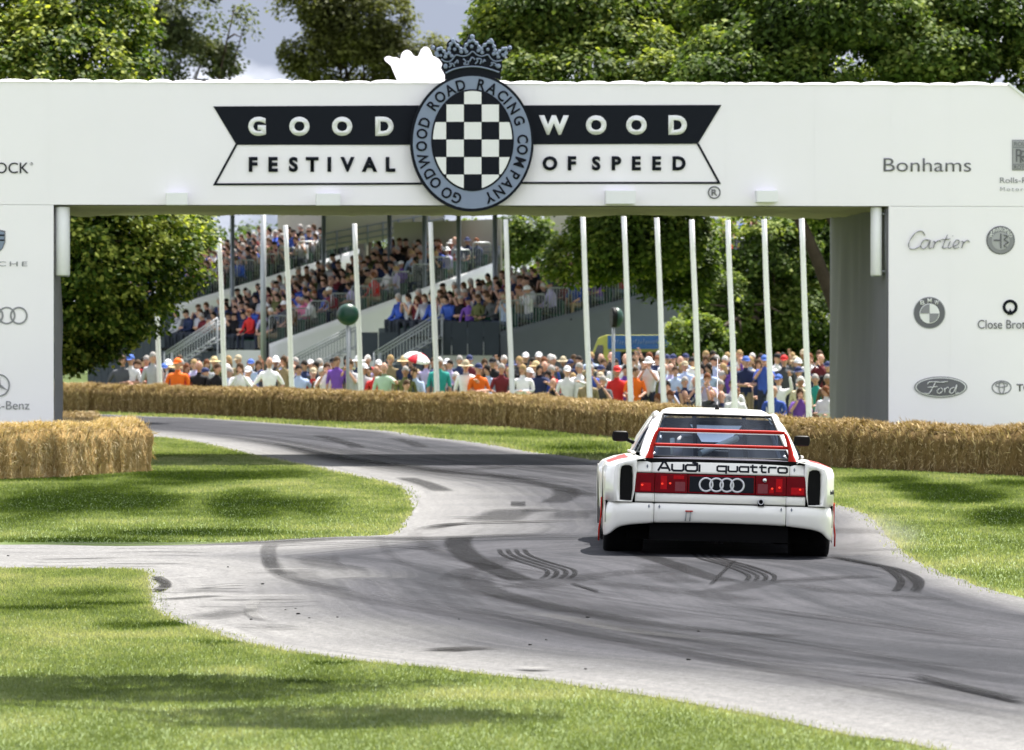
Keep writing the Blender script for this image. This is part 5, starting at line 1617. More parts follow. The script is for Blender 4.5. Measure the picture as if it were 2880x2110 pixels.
for a, ln in (('knees', .12), ('folded', .0), ('camera', .05), ('rest', .35)):
    SIT[a] = [person_mesh(a, True, ln, yaw=y, nod=n_, long_sleeve=ls, build_=b) for y, n_, ls, b in ((.3, 0, False, 1.0), (-.25, .1, True, 1.06))]
SIT_FAR = [person_mesh(a, True, ln, sub=0, long_sleeve=q) for a, ln, q in (('knees', .12, True), ('folded', 0, False), ('rest', .35, True), ('camera', .05, False))]
# hair and hats, modelled about the head centre
def hair_mesh(kind):
    m = MB()
    if kind in ('short', 'long', 'bun'):
        rows = []
        for j in range(8):
            f = j / 7
            r = []
            for k in range(16):
                t = 2 * math.pi * k / 16 - math.pi / 2
                back = .5 + .5 * math.sin(t)                     # 0 at the face, 1 at the nape
                lo = -.02 + .06 * (1 - back) - (.05 if kind == 'short' else .17 if kind == 'long' else .06) * back ** .7
                z = .128 + (lo - .128) * f
                s = math.sqrt(max(0, 1 - (max(z, -.02) / .130) ** 2)) if z > -.02 else .98
                wob = 1 + .04 * mnoise.noise(Vector((math.cos(t) * 3, math.sin(t) * 3, z * 20)))
                r.append((.086 * s * math.cos(t) * wob, .104 * s * math.sin(t) * wob + .004, z))
            rows.append(r)
        m.grid(rows, closed=True)
        if kind == 'bun': m.ell((0, .11, .05), (.04, .04, .04), 8, 6)
    else:
        rows = []
        for j in range(7):
            q = math.pi / 2 * j / 6
            rows.append([(.090 * math.sin(q) * math.cos(t) + 0, .108 * math.sin(q) * math.sin(t), .035 + (.10 if kind != 'sunhat' else .115) * math.cos(q)) for t in [2 * math.pi * k / 18 for k in range(18)]])
        m.grid(rows, closed=True)
        if kind == 'cap':
            rows = []
            for j in range(4):
                rows.append([(.078 * math.sin(a) * (1 - .12 * j / 3), -.100 * math.cos(a) - .085 * j / 3 * math.cos(a) ** .5, .038 - .012 * j / 3) for a in [(-1 + 2 * k / 10) * 1.35 for k in range(11)]])
            m.grid(rows)
        else:
            w = .085 if kind == 'sunhat' else .055
            rows = []
            for j in range(4):
                rows.append([((.09 + w * j / 3) * math.cos(t), (.108 + w * j / 3) * math.sin(t), .036 - .022 * j / 3 * (1.3 if kind == 'bucket' else .6)) for t in [2 * math.pi * k / 18 for k in range(18)]])
            m.grid(rows, closed=True)
    return m.mesh('hair' if kind in ('short', 'long', 'bun') else 'hat', M['hair'])
HAIR = {k: hair_mesh(k) for k in ('short', 'long', 'bun', 'cap', 'sunhat', 'bucket')}
TOPS = {'white': (.78, .78, .80), 'pale blue': (.42, .52, .72), 'navy': (.025, .035, .09), 'black': (.015, .015, .018), 'dark grey': (.07, .075, .085), 'khaki': (.26, .21, .12), 'red': (.52, .03, .03), 'maroon': (.14, .025, .035),
        'purple': (.16, .07, .36), 'teal': (.03, .30, .26), 'cream': (.66, .60, .42), 'pale grey': (.42, .43, .46), 'royal blue': (.05, .10, .42), 'orange': (.80, .16, .02), 'pink': (.70, .18, .34), 'olive': (.12, .13, .05), 'lilac': (.46, .42, .66), 'brown': (.13, .08, .05), 'mint': (.48, .66, .50)}
TOPW = ['white'] * 6 + ['pale blue'] * 4 + ['navy'] * 4 + ['black'] * 4 + ['dark grey'] * 4 + ['khaki'] * 2 + ['red'] * 2 + ['maroon', 'purple', 'cream', 'pale grey', 'pale grey', 'royal blue', 'olive', 'lilac', 'lilac', 'brown', 'white', 'white', 'brown', 'dark grey', 'navy', 'pale grey']
HC = {'grey': (.36, .34, .32), 'brown': (.075, .042, .022), 'fair': (.38, .26, .12), 'black': (.018, .014, .012), 'white': (.60, .58, .55), 'auburn': (.17, .06, .025)}
HATC = {'white': (.80, .80, .82), 'navy': (.03, .04, .11), 'red': (.55, .03, .03), 'black': (.015, .015, .018), 'straw': (.60, .48, .26), 'blue': (.08, .16, .50), 'beige': (.45, .38, .26)}
USED, NP = set(), [0]
def headgear(rg):
    k = rg.random()
    if k < .12: return ('bald head', None, None)
    if k < .45: c = rg.choice(list(HC)); return (f'short {c} hair', 'short', HC[c])
    if k < .62: c = rg.choice(['brown', 'fair', 'black', 'auburn']); return (f'long {c} hair', 'long', HC[c])
    if k < .67: c = rg.choice(['brown', 'fair']); return (f'{c} bun', 'bun', HC[c])
    if k < .88: c = rg.choice(['white', 'navy', 'black', 'blue', 'beige', 'white', 'navy']); return (f'{c} cap', 'cap', HATC[c])
    if k < .95: c = rg.choice(['white', 'beige', 'straw']); return (f'{c} sun hat', 'sunhat', HATC[c])
    c = rg.choice(['white', 'beige', 'navy']); return (f'{c} bucket hat', 'bucket', HATC[c])
def place_name(px):
    z = zone(px)
    if z == 0: return 'left of all white poles'
    if z == 13: return 'right of the rightmost white pole'
    return f'right of the {ORD[z - 1]} white pole'
SEATW = ['navy'] * 6 + ['black'] * 6 + ['dark grey'] * 6 + ['maroon'] * 3 + ['brown'] * 3 + ['olive'] * 2 + ['royal blue'] * 2 + ['khaki', 'purple', 'white', 'pale grey', 'pale blue', 'lilac', 'red', 'pink']  # mostly dark tops: the stand's shade is put into clothing colours
def person(loc, face, pose, seated, where, group, rg, top=None, gear=None, scale=None, pool=('down', 'folded', 'camera', 'rest', 'hip'), hat_col=None):
    for q_ in range(200):
        if q_ == 20: pose = None
        if q_ == 60: gear = None
        t = top or rg.choice(SEATW if seated else TOPW); g = gear or headgear(rg); ps = pose or rg.choice(pool)
        lab = f"{t} top, {g[0]}, {POSE_SHORT.get(ps, POSE_WORDS[ps])}, {where}"
        if len(lab.split()) > 16: lab = lab.replace(' of the ', ' of ').replace('right of the ', 'right of ')
        if lab not in USED: break
    USED.add(lab)
    me, hd, yaw, nod, J = rg.choice((SIT if seated else STAND)[ps])
    o = bpy.data.objects.new('person', me); link(o)
    s = scale or rg.uniform(.93, 1.06)
    o.location = loc; o.rotation_euler = (0, 0, face + rg.uniform(-.25, .25)); o.scale = (s, s, s)
    c = TOPS[t]; j = rg.uniform(.85, 1.12); o.color = (c[0] * j, c[1] * j, c[2] * j, 1)
    tag(o, lab, 'person', group)
    if g[1]:
        h = bpy.data.objects.new('hair' if g[1] in ('short', 'long', 'bun') else 'hat', HAIR[g[1]]); link(h, o)
        h.location = hd; h.rotation_euler = (nod, 0, yaw); h.color = (*g[2], 1)
    return o, J, s
rg = random.Random(12)
# people picked out from the photograph: x of the body, top of head, shirt, headgear, pose
KEY = [(345, 1000, 'dark grey', ('short brown hair', 'short', HC['brown']), 'hip'), (368, 998, 'white', ('blue cap', 'cap', HATC['blue']), 'folded'), (388, 1012, 'khaki', ('short brown hair', 'short', HC['brown']), 'down'), (412, 1000, 'red', ('short grey hair', 'short', HC['grey']), 'folded'),
       (430, 990, 'pale grey', ('short grey hair', 'short', HC['grey']), 'down'), (560, 1015, 'black', ('bald head', None, None), 'folded'), (605, 1020, 'black', ('short brown hair', 'short', HC['brown']), 'rest'), (675, 1020, 'white', ('long brown hair', 'long', HC['brown']), 'camera'),
       (757, 1005, 'white', ('bald head', None, None), 'hip'), (800, 1000, 'khaki', ('long brown hair', 'long', HC['brown']), 'camera'), (920, 1020, 'white', ('short brown hair', 'short', HC['brown']), 'camera'), (948, 1003, 'purple', ('short brown hair', 'short', HC['brown']), 'down'),
       (985, 1010, 'pale grey', ('short brown hair', 'short', HC['brown']), 'camera'), (1080, 1020, 'mint', ('bald head', None, None), 'point'), (1140, 1030, 'olive', ('short grey hair', 'short', HC['grey']), 'folded'), (1175, 1030, 'pale blue', ('short brown hair', 'short', HC['brown']), 'rest'),
       (1235, 1005, 'teal', ('short white hair', 'short', HC['white']), 'down'), (1345, 1022, 'orange', ('navy cap', 'cap', HATC['navy']), 'folded'), (1310, 1015, 'white', ('beige sun hat', 'sunhat', HATC['beige']), 'point'), (1410, 1020, 'maroon', ('short grey hair', 'short', HC['grey']), 'rest'),
       (1470, 1025, 'white', ('long fair hair', 'long', HC['fair']), 'folded'), (1595, 1030, 'white', ('white cap', 'cap', HATC['white']), 'down'), (1630, 1020, 'white', ('short grey hair', 'short', HC['grey']), 'point'), (1735, 1030, 'red', ('red cap', 'cap', HATC['red']), 'down'),
       (1785, 1030, 'orange', ('short brown hair', 'short', HC['brown']), 'rest'), (1825, 1005, 'white', ('white bucket hat', 'bucket', HATC['white']), 'camera'), (1900, 1030, 'pale blue', ('short brown hair', 'short', HC['brown']), 'folded'), (2098, 1003, 'navy', ('blue cap', 'cap', HATC['blue']), 'folded'),
       (2205, 1000, 'dark grey', ('red cap', 'cap', HATC['red']), 'down'), (2300, 1050, 'teal', ('short grey hair', 'short', HC['grey']), 'rest'), (2150, 1000, 'royal blue', ('blue cap', 'cap', HATC['blue']), 'camera')]
CROWD = []
def stand_at(px, head_y, d, **kw):
    for _ in range(4): d = max(d, wall_y(at(px, head_y, d).x) + 1.25)
    p = at(px, head_y, d)
    sc = kw.pop('scale', None) or rg.uniform(.94, 1.04)
    z = p.z - 1.785 * sc
    CROWD.append(px)
    # the spectators' bank rises gently behind the wall
    return person((p.x, p.y, z), kw.pop('face', rg.uniform(-.5, .35)), kw.pop('pose', None), False, kw.pop('where', place_name(px)), 'spectators standing behind the straw wall', rg, scale=sc, **kw)
for px, hy, t, g, ps in KEY: stand_at(px, hy, 128 + rg.uniform(-.4, .4), top=t, gear=g, pose=ps)
POOL = ['down', 'folded', 'folded', 'camera', 'camera', 'up', 'rest', 'point', 'hip', 'down']
keyx = sorted(k[0] for k in KEY)
def fill(rows):
    for d, y0, y1, x0, x1, step in rows:
        px = x0
        while px < x1:
            if d > 134 or all(abs(px - k) > 17 for k in keyx):
                right = sstep(1500, 2250, px)
                stand_at(px + rg.uniform(-7, 7), rg.uniform(y0, y1) - (8 * right if y0 < 1040 else 0), d + rg.uniform(-.35, .35), pool=POOL)
            px += step * rg.uniform(.8, 1.2)
fill([(130, 1020, 1050, 335, 2330, 30), (134, 1006, 1030, 350, 2330, 29), (138, 998, 1014, 400, 2330, 33), (142, 990, 1004, 1480, 2330, 36)])
fill([(126.0, 1048, 1072, 1560, 2330, 34), (122.5, 1080, 1104, 1850, 2330, 36)])
# marshals on the track side of the crowd
o, J, s = stand_at(500, 1008, 127.5, top='orange', gear=('orange cap', 'cap', TOPS['orange']), pose='folded', where='right of the leftmost white pole')
o, J, s = stand_at(1135, 1066, 124.5, top='white', gear=('short brown hair', 'short', HC['brown']), pose='rest', where='left of the fifth white pole', scale=.95)
# seated spectators: the nearest row ends are picked out one by one, the rest is one mass
near, far_ = [], []
for s in SEATS:
    if rg.random() < .10: continue
    (near if s[2] <= (4 if s[0] == 2 else 3) else far_).append(s)
near.sort(key=lambda s: s[3].y); 
lim = 299 - len(CROWD) - 2
print('standing', len(CROWD), 'seat candidates', len(near), len(far_), 'limit', lim)
blockn = ['the farthest stand block', 'the middle stand block', 'the nearest stand block']
for s in near[:max(0, lim)]:
    idx, r, q, p, ph = s
    px = CX + F * p.x / p.y
    person((p.x, p.y, p.z - .10), ph - math.pi / 2 + rg.uniform(.0, .5), None, True, f'{ORD[r]} row of {blockn[idx]}', 'spectators seated in the grandstand', rg, pool=['knees', 'folded', 'camera', 'rest', 'knees'])
rest = near[max(0, lim):] + far_
def crowd_mass(lst):
    """the remaining seated spectators, too small and deep to pick apart: one mesh"""
    V, Fc, mi = [], [], []
    mats = [M['skin']] + [plain('crowd_' + n.replace(' ', '_'), TOPS[n], .85) for n in ('navy', 'black', 'dark grey', 'maroon', 'brown', 'pale grey', 'olive', 'royal blue', 'black', 'navy')] + [plain('crowd_trousers', (0.035, 0.04, 0.055), .9), M['black'], M['eye'], M['lips']]  # dark tops again carry the stand's shade in their colour
    mats += [plain('crowd_hair_' + k, HC[k], .8) for k in ('brown', 'grey', 'black')]
    base = len(mats) - 3
    nt = 10
    for idx, r, q, p, ph in lst:
        me, hd, yaw, nod, J = rg.choice(SIT_FAR)
        R = Matrix.Rotation(ph - math.pi / 2 + rg.uniform(-.1, .5), 4, 'Z'); s = rg.uniform(.93, 1.05)
        X = Matrix.Translation(p - Vector((0, 0, .10))) @ R @ Matrix.Scale(s, 4)
        top = rg.randint(1, nt); b = len(V)
        V += [tuple(X @ v.co) for v in me.vertices]
        for pl in me.polygons:
            Fc.append(tuple(b + i for i in pl.vertices)); k = pl.material_index
            mi.append(top if k == 1 else 0 if k == 0 else nt + k - 1)
        hm = HAIR[rg.choice(['short', 'short', 'long', 'cap'])]; b = len(V)
        Y = X @ Matrix.Translation(hd) @ Matrix.Rotation(yaw, 4, 'Z')
        V += [tuple(Y @ v.co) for v in hm.vertices]; hc = base + rg.randint(0, 2)
        for pl in hm.polygons: Fc.append(tuple(b + i for i in pl.vertices)); mi.append(hc)
    me = bpy.data.meshes.new('crowd'); me.from_pydata(V, [], Fc)
    for m_ in mats: me.materials.append(m_)
    me.polygons.foreach_set('material_index', mi); me.polygons.foreach_set('use_smooth', [True] * len(Fc))
    tag(link(bpy.data.objects.new('crowd', me)), kind='stuff')
crowd_mass(rest)
# red and white golf umbrella above the crowd
p = at(1172, 1010, 127)
UMB = empty('umbrella', tuple(p)); tag(UMB, 'open red and white umbrella held above the crowd', 'umbrella')
M['umb_red'] = plain('red_umbrella_cloth', (.60, .03, .05), .6); M['umb_white'] = plain('white_umbrella_cloth', (.80, .80, .80), .6)
Rt = Matrix.Rotation(math.radians(18), 3, 'X') @ Matrix.Rotation(math.radians(14), 3, 'Y')
for k in range(8):
    m = MB(); rows = []
    for j in range(6):
        q = .02 + 1.15 * j / 5
        rows.append([Rt @ Vector((.33 * math.sin(q) * math.cos(t), .33 * math.sin(q) * math.sin(t), .24 * math.cos(q) - .10)) for t in [2 * math.pi * (k + i / 3) / 8 for i in range(4)]])
    m.grid(rows); m.build('gore', M['umb_red'] if k in (0, 5) else M['umb_white'], UMB, solid=.004)
m = MB(); m.tube([Rt @ Vector((0, 0, .19)), Rt @ Vector((0, 0, -.65))], .010, 6); m.build('shaft', M['black'], UMB)
# ------------------------------------------------------------------ the white race saloon seen from behind
M['car_white'] = plain('cream_white_car_paint', (0.80, 0.79, 0.75), 0.28, var=0.015, coat=.55)
M['car_red'] = plain('red_car_paint', (0.42, 0.014, 0.007), 0.35, var=0.04, spec=.15)
M['car_black'] = plain('matt_black_underbody', (0.003, 0.003, 0.0035), 0.85, var=0.2)
M['vent_black'] = plain('gloss_black_vent', (0.004, 0.004, 0.005), 0.2, var=0.2, spec=.12)
M['lilac_deck'] = plain('dark_boot_deck', (0.045, 0.042, 0.058), 0.5, var=0.05)
M['rubber_tyre'] = plain('tyre_rubber', (0.006, 0.006, 0.0065), 0.8, var=0.2, bump=.3, scale=30)
M['lens_red'] = plain('red_lens', (0.17, 0.0004, 0.006), 0.25, var=0.3, scale=14, spec=.12)
M['lens_bright'] = plain('bright_red_lens', (0.42, 0.003, 0.008), 0.25, var=0.2, scale=30, spec=.12)
M['lens_pink'] = plain('pink_reversing_lens', (0.20, 0.045, 0.055), 0.25, var=0.2, scale=40, spec=.12)
M['chrome'] = plain('chrome', (0.75, 0.75, 0.77), 0.15, 1.0)
M['grey_seat'] = plain('grey_seat_cloth', (0.30, 0.31, 0.33), 0.8, var=.1)
M['mint_tube'] = plain('pale_mint_cage_paint', (0.75, 0.84, 0.79), 0.4, var=.03)
M['panel_black'] = plain('navy_black_panel', (0.006, 0.008, 0.014), 0.25, var=.2, spec=.15)
M['silver'] = plain('silver_rings', (0.62, 0.62, 0.66), 0.35, .35, var=.05)
M['gap'] = plain('panel_gap', (0.006, 0.006, 0.006), 0.9)
m, nt, bs = mat_base('brake_bulb')
bs.inputs['Base Color'].default_value = (0.8, 0.05, 0.02, 1); bs.inputs['Emission Color'].default_value = (1.0, 0.03, 0.008, 1); bs.inputs['Emission Strength'].default_value = 0.22
M['bulb'] = m
m, nt, bs = mat_base('tinted_car_glass')
nt.nodes.remove(bs)
gl = N(nt, 'ShaderNodeBsdfGlossy', Roughness=0.03); gl.inputs['Color'].default_value = (.55, .62, .75, 1)
tr = N(nt, 'ShaderNodeBsdfTransparent'); tr.inputs['Color'].default_value = (0.56, 0.63, 0.72, 1)
fr = N(nt, 'ShaderNodeFresnel', IOR=1.28)
mx = N(nt, 'ShaderNodeMixShader')
nt.links.new(fr.outputs['Fac'], mx.inputs['Fac']); nt.links.new(tr.outputs['BSDF'], mx.inputs[1]); nt.links.new(gl.outputs['BSDF'], mx.inputs[2])
nt.links.new(mx.outputs['Shader'], nt.nodes['Material Output'].inputs['Surface'])
M['car_glass'] = m
M['screen_glass'] = m.copy()
for n_ in M['screen_glass'].node_tree.nodes:
    if n_.type == 'BSDF_TRANSPARENT': n_.inputs['Color'].default_value = (0.34, 0.38, 0.45, 1)
M['windscreen'] = plain('dark_windscreen', (0.02, 0.026, 0.035), 0.1, var=0.2, coat=.4)

CAR = empty('race_car', (CAR_X, CAR_Y, 0.0))
CAR.rotation_euler = (0, math.atan(CROSS), math.radians(0.1))
tag(CAR, 'white race saloon with red rear lights and red tube spoiler driving away up the road', 'car')
WH, RD = M['car_white'], M['car_red']
YC1, YC2, RW = .72, 3.22, .315
def interp(tab, y):
    for (a, va), (b, vb) in zip(tab, tab[1:]):
        if y <= b: 
            t = max(0, (y - a) / (b - a)); t = t * t * (3 - 2 * t)
            return va + (vb - va) * t
    return tab[-1][1]
XO = [(0, .872), (.10, .905), (.28, .945), (.48, .958), (1.05, .958), (1.45, .90), (1.75, .865), (2.5, .865), (2.8, .93), (3.0, .955), (3.5, .955), (3.8, .93), (4.05, .84), (4.2, .70)]
ZS = [(0, .797), (.3, .806), (.9, .808), (1.5, .80), (2.6, .78), (3.2, .74), (3.8, .66), (4.2, .56)]      # shoulder height
XI = [(0, .62), (.5, .665), (1.6, .69), (2.6, .69), (3.6, .60), (4.2, .45)]                                # inner edge of the shoulder
def zb(y):
    z = .13
    for yc in (YC1, YC2):
        R = .345
        if abs(y - yc) < R: z = max(z, .30 + math.sqrt(R * R - (y - yc) ** 2) - .02)
    if y < .05: z = max(z, .434)
    return z
def flank(s):
    ys = [0, .03, .08, .14, .22, .30, .36]
    ys += [YC1 - .345 + .001] + [YC1 - .345 + .69 * k / 12 for k in range(1, 12)] + [YC1 + .344, 1.15, 1.3, 1.5, 1.75, 2.1, 2.5, 2.7, YC2 - .344]
    ys += [YC2 - .345 + .69 * k / 10 for k in range(1, 10)] + [YC2 + .344, 3.65, 3.8, 3.95, 4.1, 4.2]
    cols = []
    for y in ys:
        xo, zs, xi = interp(XO, y), interp(ZS, y), interp(XI, y)
        lo = max(zb(y), .434 if y < .34 else 0)
        ed = xo - .02
        zc = zs - .10
        zk = min(.742, zs - .05)                                   # height of the crisp shoulder edge
        w_ = xo - xi
        pts = [(xo, lo), (xo + .004, lo + (zk - lo) * .35), (xo + .002, lo + (zk - lo) * .75), (xo - .006, zk - .028), (xo - .014, zk - .006), (xo - .030, zk + .008), (xo - .36 * w_, zk + .55 * (zs - zk)), (xo - .68 * w_, zk + .85 * (zs - zk)), (xi + .02, zs + .004), (xi, zs - .01)]
        cols.append([(s * x, y, z) for x, z in pts])
    mb = MB()
    if s < 0: cols = [list(reversed(c)) for c in cols]
    def mf(j, i):
        k = 8 - i if s < 0 else i
        y = (ys[j] + ys[j + 1]) / 2
        if 5 <= k <= 6 and .26 < y < 2.6: return 1
        return 0
    mb.grid(cols, mfun=mf)
    return mb.build('fender', [WH, RD], CAR, solid=.008, fix=True)
for s in (1, -1):
    fd = flank(s)
    # flat end of the flared wing with the tall black outlet
    O = [(.690, .797), (.730, .790), (.790, .775), (.842, .754), (.864, .722), (.873, .64), (.875, .54), (.874, .436), (.80, .436), (.725, .436), (.705, .52), (.690, .68)]
    H = [(.722, .722), (.755, .738), (.792, .738), (.820, .726), (.830, .700), (.833, .61), (.833, .53), (.831, .449), (.775, .445), (.722, .445), (.713, .54), (.714, .65)]
    mb = MB(); n = len(O)
    o3 = [(s * x, .012 - .012 * (x > .86), z) for x, z in O]; h3 = [(s * (x * .35 + O[i][0] * .65), -.010, z * .35 + O[i][1] * .65) for i, (x, z) in enumerate(H)]; h4 = [(s * x, -.004, z) for x, z in H]; h5 = [(s * (x + (.01 if i > 8 or i == 0 else -.008)), .10, z) for i, (x, z) in enumerate(H)]
    mb.grid([o3, h3, h4, h5], closed=True, smooth=True)
    mb.build('wing_end', WH, CAR, fix=True)
    mb = MB(); mb.add([(s * x, .098, z) for x, z in H], [tuple(range(n))]); mb.build('air_outlet', M['vent_black'], CAR, solid=.004)
    # corner panel of the bumper, wrapping round onto the flank
    plan = [(.545, -.004), (.62, -.004), (.70, -.002), (.78, .004), (.835, .014), (.868, .040), (.888, .085), (.912, .15), (.935, .24), (.948, .345)]
    low = [.266, .260, .252, .242, .226, .205, .182, .162, .148, .142]
    prof = [(0, .012), (.04, -.006), (.25, -.030), (.55, -.026), (.8, -.018), (.95, -.008), (1, .010)]
    rows = []
    for t, dy in prof:
        r = []
        for i, (x, y) in enumerate(plan):
            a = plan[max(0, i - 1)]; b = plan[min(len(plan) - 1, i + 1)]
            tx, ty = b[0] - a[0], b[1] - a[1]; q = math.hypot(tx, ty); nx, ny = -ty / q, tx / q      # inward normal
            k = max(.15, 1 - .13 * max(0, i - 4))
            r.append((s * (x + nx * dy * k), y + ny * dy * k, .432 + (low[i] - .432) * t))
        rows.append(r if s > 0 else list(reversed(r)))
    mb = MB(); mb.grid(rows); mb.build('bumper_corner', WH, CAR, solid=.006, fix=True, sub=1)
    # red skirt ahead of the bumper corner, edge of the wheel arch
    mb = MB(); rows = []
    for z in (.10, .20, .30, .40, .46):
        rows.append([(s * (.965 + .014 * (z < .3)), .345 + .03 * k, z) for k in range(2)])
    mb.grid(rows); mb.build('side_skirt', RD, CAR, solid=.012)
    # wheels
    for yc in (YC1, YC2):
        xc = .775 if yc == YC1 else .76
        w = .165
        mb = MB(); rows = []
        for x, r in ((-w, .20), (-w, .285), (-w + .02, .310), (-w + .05, RW), (w - .05, RW), (w - .02, .310), (w, .285), (w, .20)):
            rows.append([(s * xc + x, yc + r * math.cos(t), RW - .012 + r * math.sin(t)) for t in [2 * math.pi * k / 36 for k in range(36)]])
        mb.grid(rows, closed=True); wl_ = mb.build('wheel', M['rubber_tyre'], CAR)
        wl_.location = (0, 0, 0)
        mb = MB(); mb.tube([(s * xc + s * (w - .02), yc, RW - .012), (s * xc + s * (w - .07), yc, RW - .012)], .20, 24)
        for k in range(10):
            t = 2 * math.pi * k / 10; mb.tube([(s * xc + s * (w - .012), yc, RW - .012), (s * xc + s * (w - .014), yc + .19 * math.cos(t), RW - .012 + .19 * math.sin(t))], .014, 5)
        mb.build('rim', M['silver'], wl_)
    # dark wheel well behind each rear tyre
    mb = MB(); mb.box((s * .76, 1.06, .33), (.38, .03, .40)); mb.build('wheel_well', M['car_black'], CAR)
    mb = MB(); mb.box((s * .76, .20, .35), (.36, .02, .18)); mb.build('wheel_well', M['car_black'], CAR)
# centre bumper panel
rows = []
for t, dy in [(0, .012), (.04, -.006), (.25, -.032), (.55, -.028), (.8, -.020), (.95, -.010), (1, .010)]:
    rows.append([(x, dy - .004 + .01 * abs(x) ** 2, .432 + (.268 + .010 * (1 - (x / .54) ** 2) - .432) * t) for x in [-.5405 + 1.081 * k / 16 for k in range(17)]])
mb = MB(); mb.grid(rows); mb.build('bumper', WH, CAR, solid=.006, fix=True, sub=1)
# panel under the lights, split at the boot edges
for x0, x1 in ((-.700, -.5425), (-.5395, .5395), (.5425, .700)):
    rows = [[(x0 + (x1 - x0) * k / 6, y, z) for k in range(7)] for z, y in ((.436, .02), (.45, .006), (.50, .006), (.512, .012), (.515, .03))]
    mb = MB(); mb.grid(rows); mb.build('rear_panel', WH, CAR, solid=.006, fix=True)
mb = MB(); mb.box((0, .055, .55), (1.40, .03, .50)); mb.build('rear_bulkhead', M['gap'], CAR)
# light band
def lens(x0, x1, z0, z1, mat, name, y=.0, t=.03, parent=None, bev=.006):
    mb = MB(); mb.box(((x0 + x1) / 2, y + t / 2, (z0 + z1) / 2), (x1 - x0, t, z1 - z0)); return mb.build(name, mat, parent or CAR, bevel=bev)
LZ0, LZ1 = .518, .676
L1 = lens(-.714, -.5425, LZ0, LZ1, M['lens_red'], 'taillight'); L2 = lens(-.5395, -.272, LZ0, LZ1, M['lens_red'], 'taillight')
L3 = lens(.290, .5395, LZ0, LZ1, M['lens_red'], 'taillight'); L4 = lens(.5425, .714, LZ0, LZ1, M['lens_red'], 'taillight')
for L_, x0, x1, z0, z1, mt, nm in ((L2, -.375, -.290, .532, .612, M['lens_pink'], 'reversing_lens'), (L3, .305, .390, .532, .612, M['lens_pink'], 'reversing_lens'), (L2, -.495, -.44, .545, .660, M['lens_bright'], 'brake_lens'),
                                   (L3, .455, .51, .545, .660, M['lens_bright'], 'brake_lens'), (L2, -.39, -.30, .632, .664, M['lens_bright'], 'fog_lens'), (L3, .40, .44, .535, .57, M['lens_bright'], 'fog_lens'), (L1, -.66, -.57, .53, .60, M['lens_bright'], 'fog_lens'), (L4, .58, .69, .53, .59, M['lens_bright'], 'fog_lens')):
    lens(x0, x1, z0, z1, mt, nm, -.003, .02, L_, .004)
for L_ in (L1, L2, L3, L4):
    xs = [v.co.x for v in L_.data.vertices]; a, b = min(xs) + .006, max(xs) - .006
    mb = MB()
    for k in range(15): mb.box(((a + b) / 2, -.0005, .526 + k * .0102), (b - a, .004, .0035))
    mb.build('lens_ribs', M['lens_red'], L_)
for L_, x, z in ((L1, -.645, .578), (L2, -.415, .597), (L2, -.48, .592), (L3, .425, .575), (L4, .655, .573), (L3, .485, .585)):
    mb = MB(); mb.ell((x, -.006, z), (.010, .006, .009), 10, 6); mb.build('bulb', M['bulb'], L_)
mb = MB(); mb.ell((.362, -.012, .642), (.019, .014, .019), 12, 8); mb.build('lock_button', M['chrome'], CAR)
pl = lens(-.268, .286, .520, .674, M['lens_red'], 'centre_garnish', .006, .02)
pl2 = lens(-.256, .274, .532, .660, M['panel_black'], 'plate_panel', -.001, .02, pl, .004)
for k in range(4):
    c = .009 + (k - 1.5) * .0855; mb = MB(); rows = []
    for j in range(9):
        q = 2 * math.pi * j / 8; r = .0535 + .0075 * math.cos(q)
        rows.append([(c + r * math.cos(t), -.004 - (.0025 if k % 2 else 0) - .003 * math.sin(q), .594 + r * math.sin(t)) for t in [2 * math.pi * i / 40 for i in range(40)]])
    mb.grid(rows, closed=True); mb.build('badge_ring', M['silver'], pl)
# boot lid: lettered face, dark strip, deck up to the window
def strip(rows_, name, mat, x0, x1, n=12, bow=0.0):
    rows = [[(x0 + (x1 - x0) * k / n, y + bow * (2 * k / n - 1) ** 2, z - .012 * abs(2 * k / n - 1) ** 3 * (z > .75)) for k in range(n + 1)] for y, z in rows_]
    mb = MB(); mb.grid(rows); return mb.build(name, mat, CAR, solid=.006, fix=True)
boot = strip([(.03, .680), (.010, .683), (.014, .70), (.034, .765), (.046, .786), (.062, .793)], 'boot_lid', WH, -.5655, .5655)
for s in (-1, 1):
    a, b = (.5685, .712) if s > 0 else (-.712, -.5685)
    strip([(.03, .680), (.010, .683), (.014, .70), (.034, .765), (.046, .780), (.065, .788), (.30, .80), (.46, .806)], 'boot_corner', WH, a, b, 4)
strip([(.064, .789), (.10, .793), (.26, .803), (.40, .809)], 'boot_deck', M['lilac_deck'], -.5655, .5655)  # dark grey-lilac surface between boot lip and window
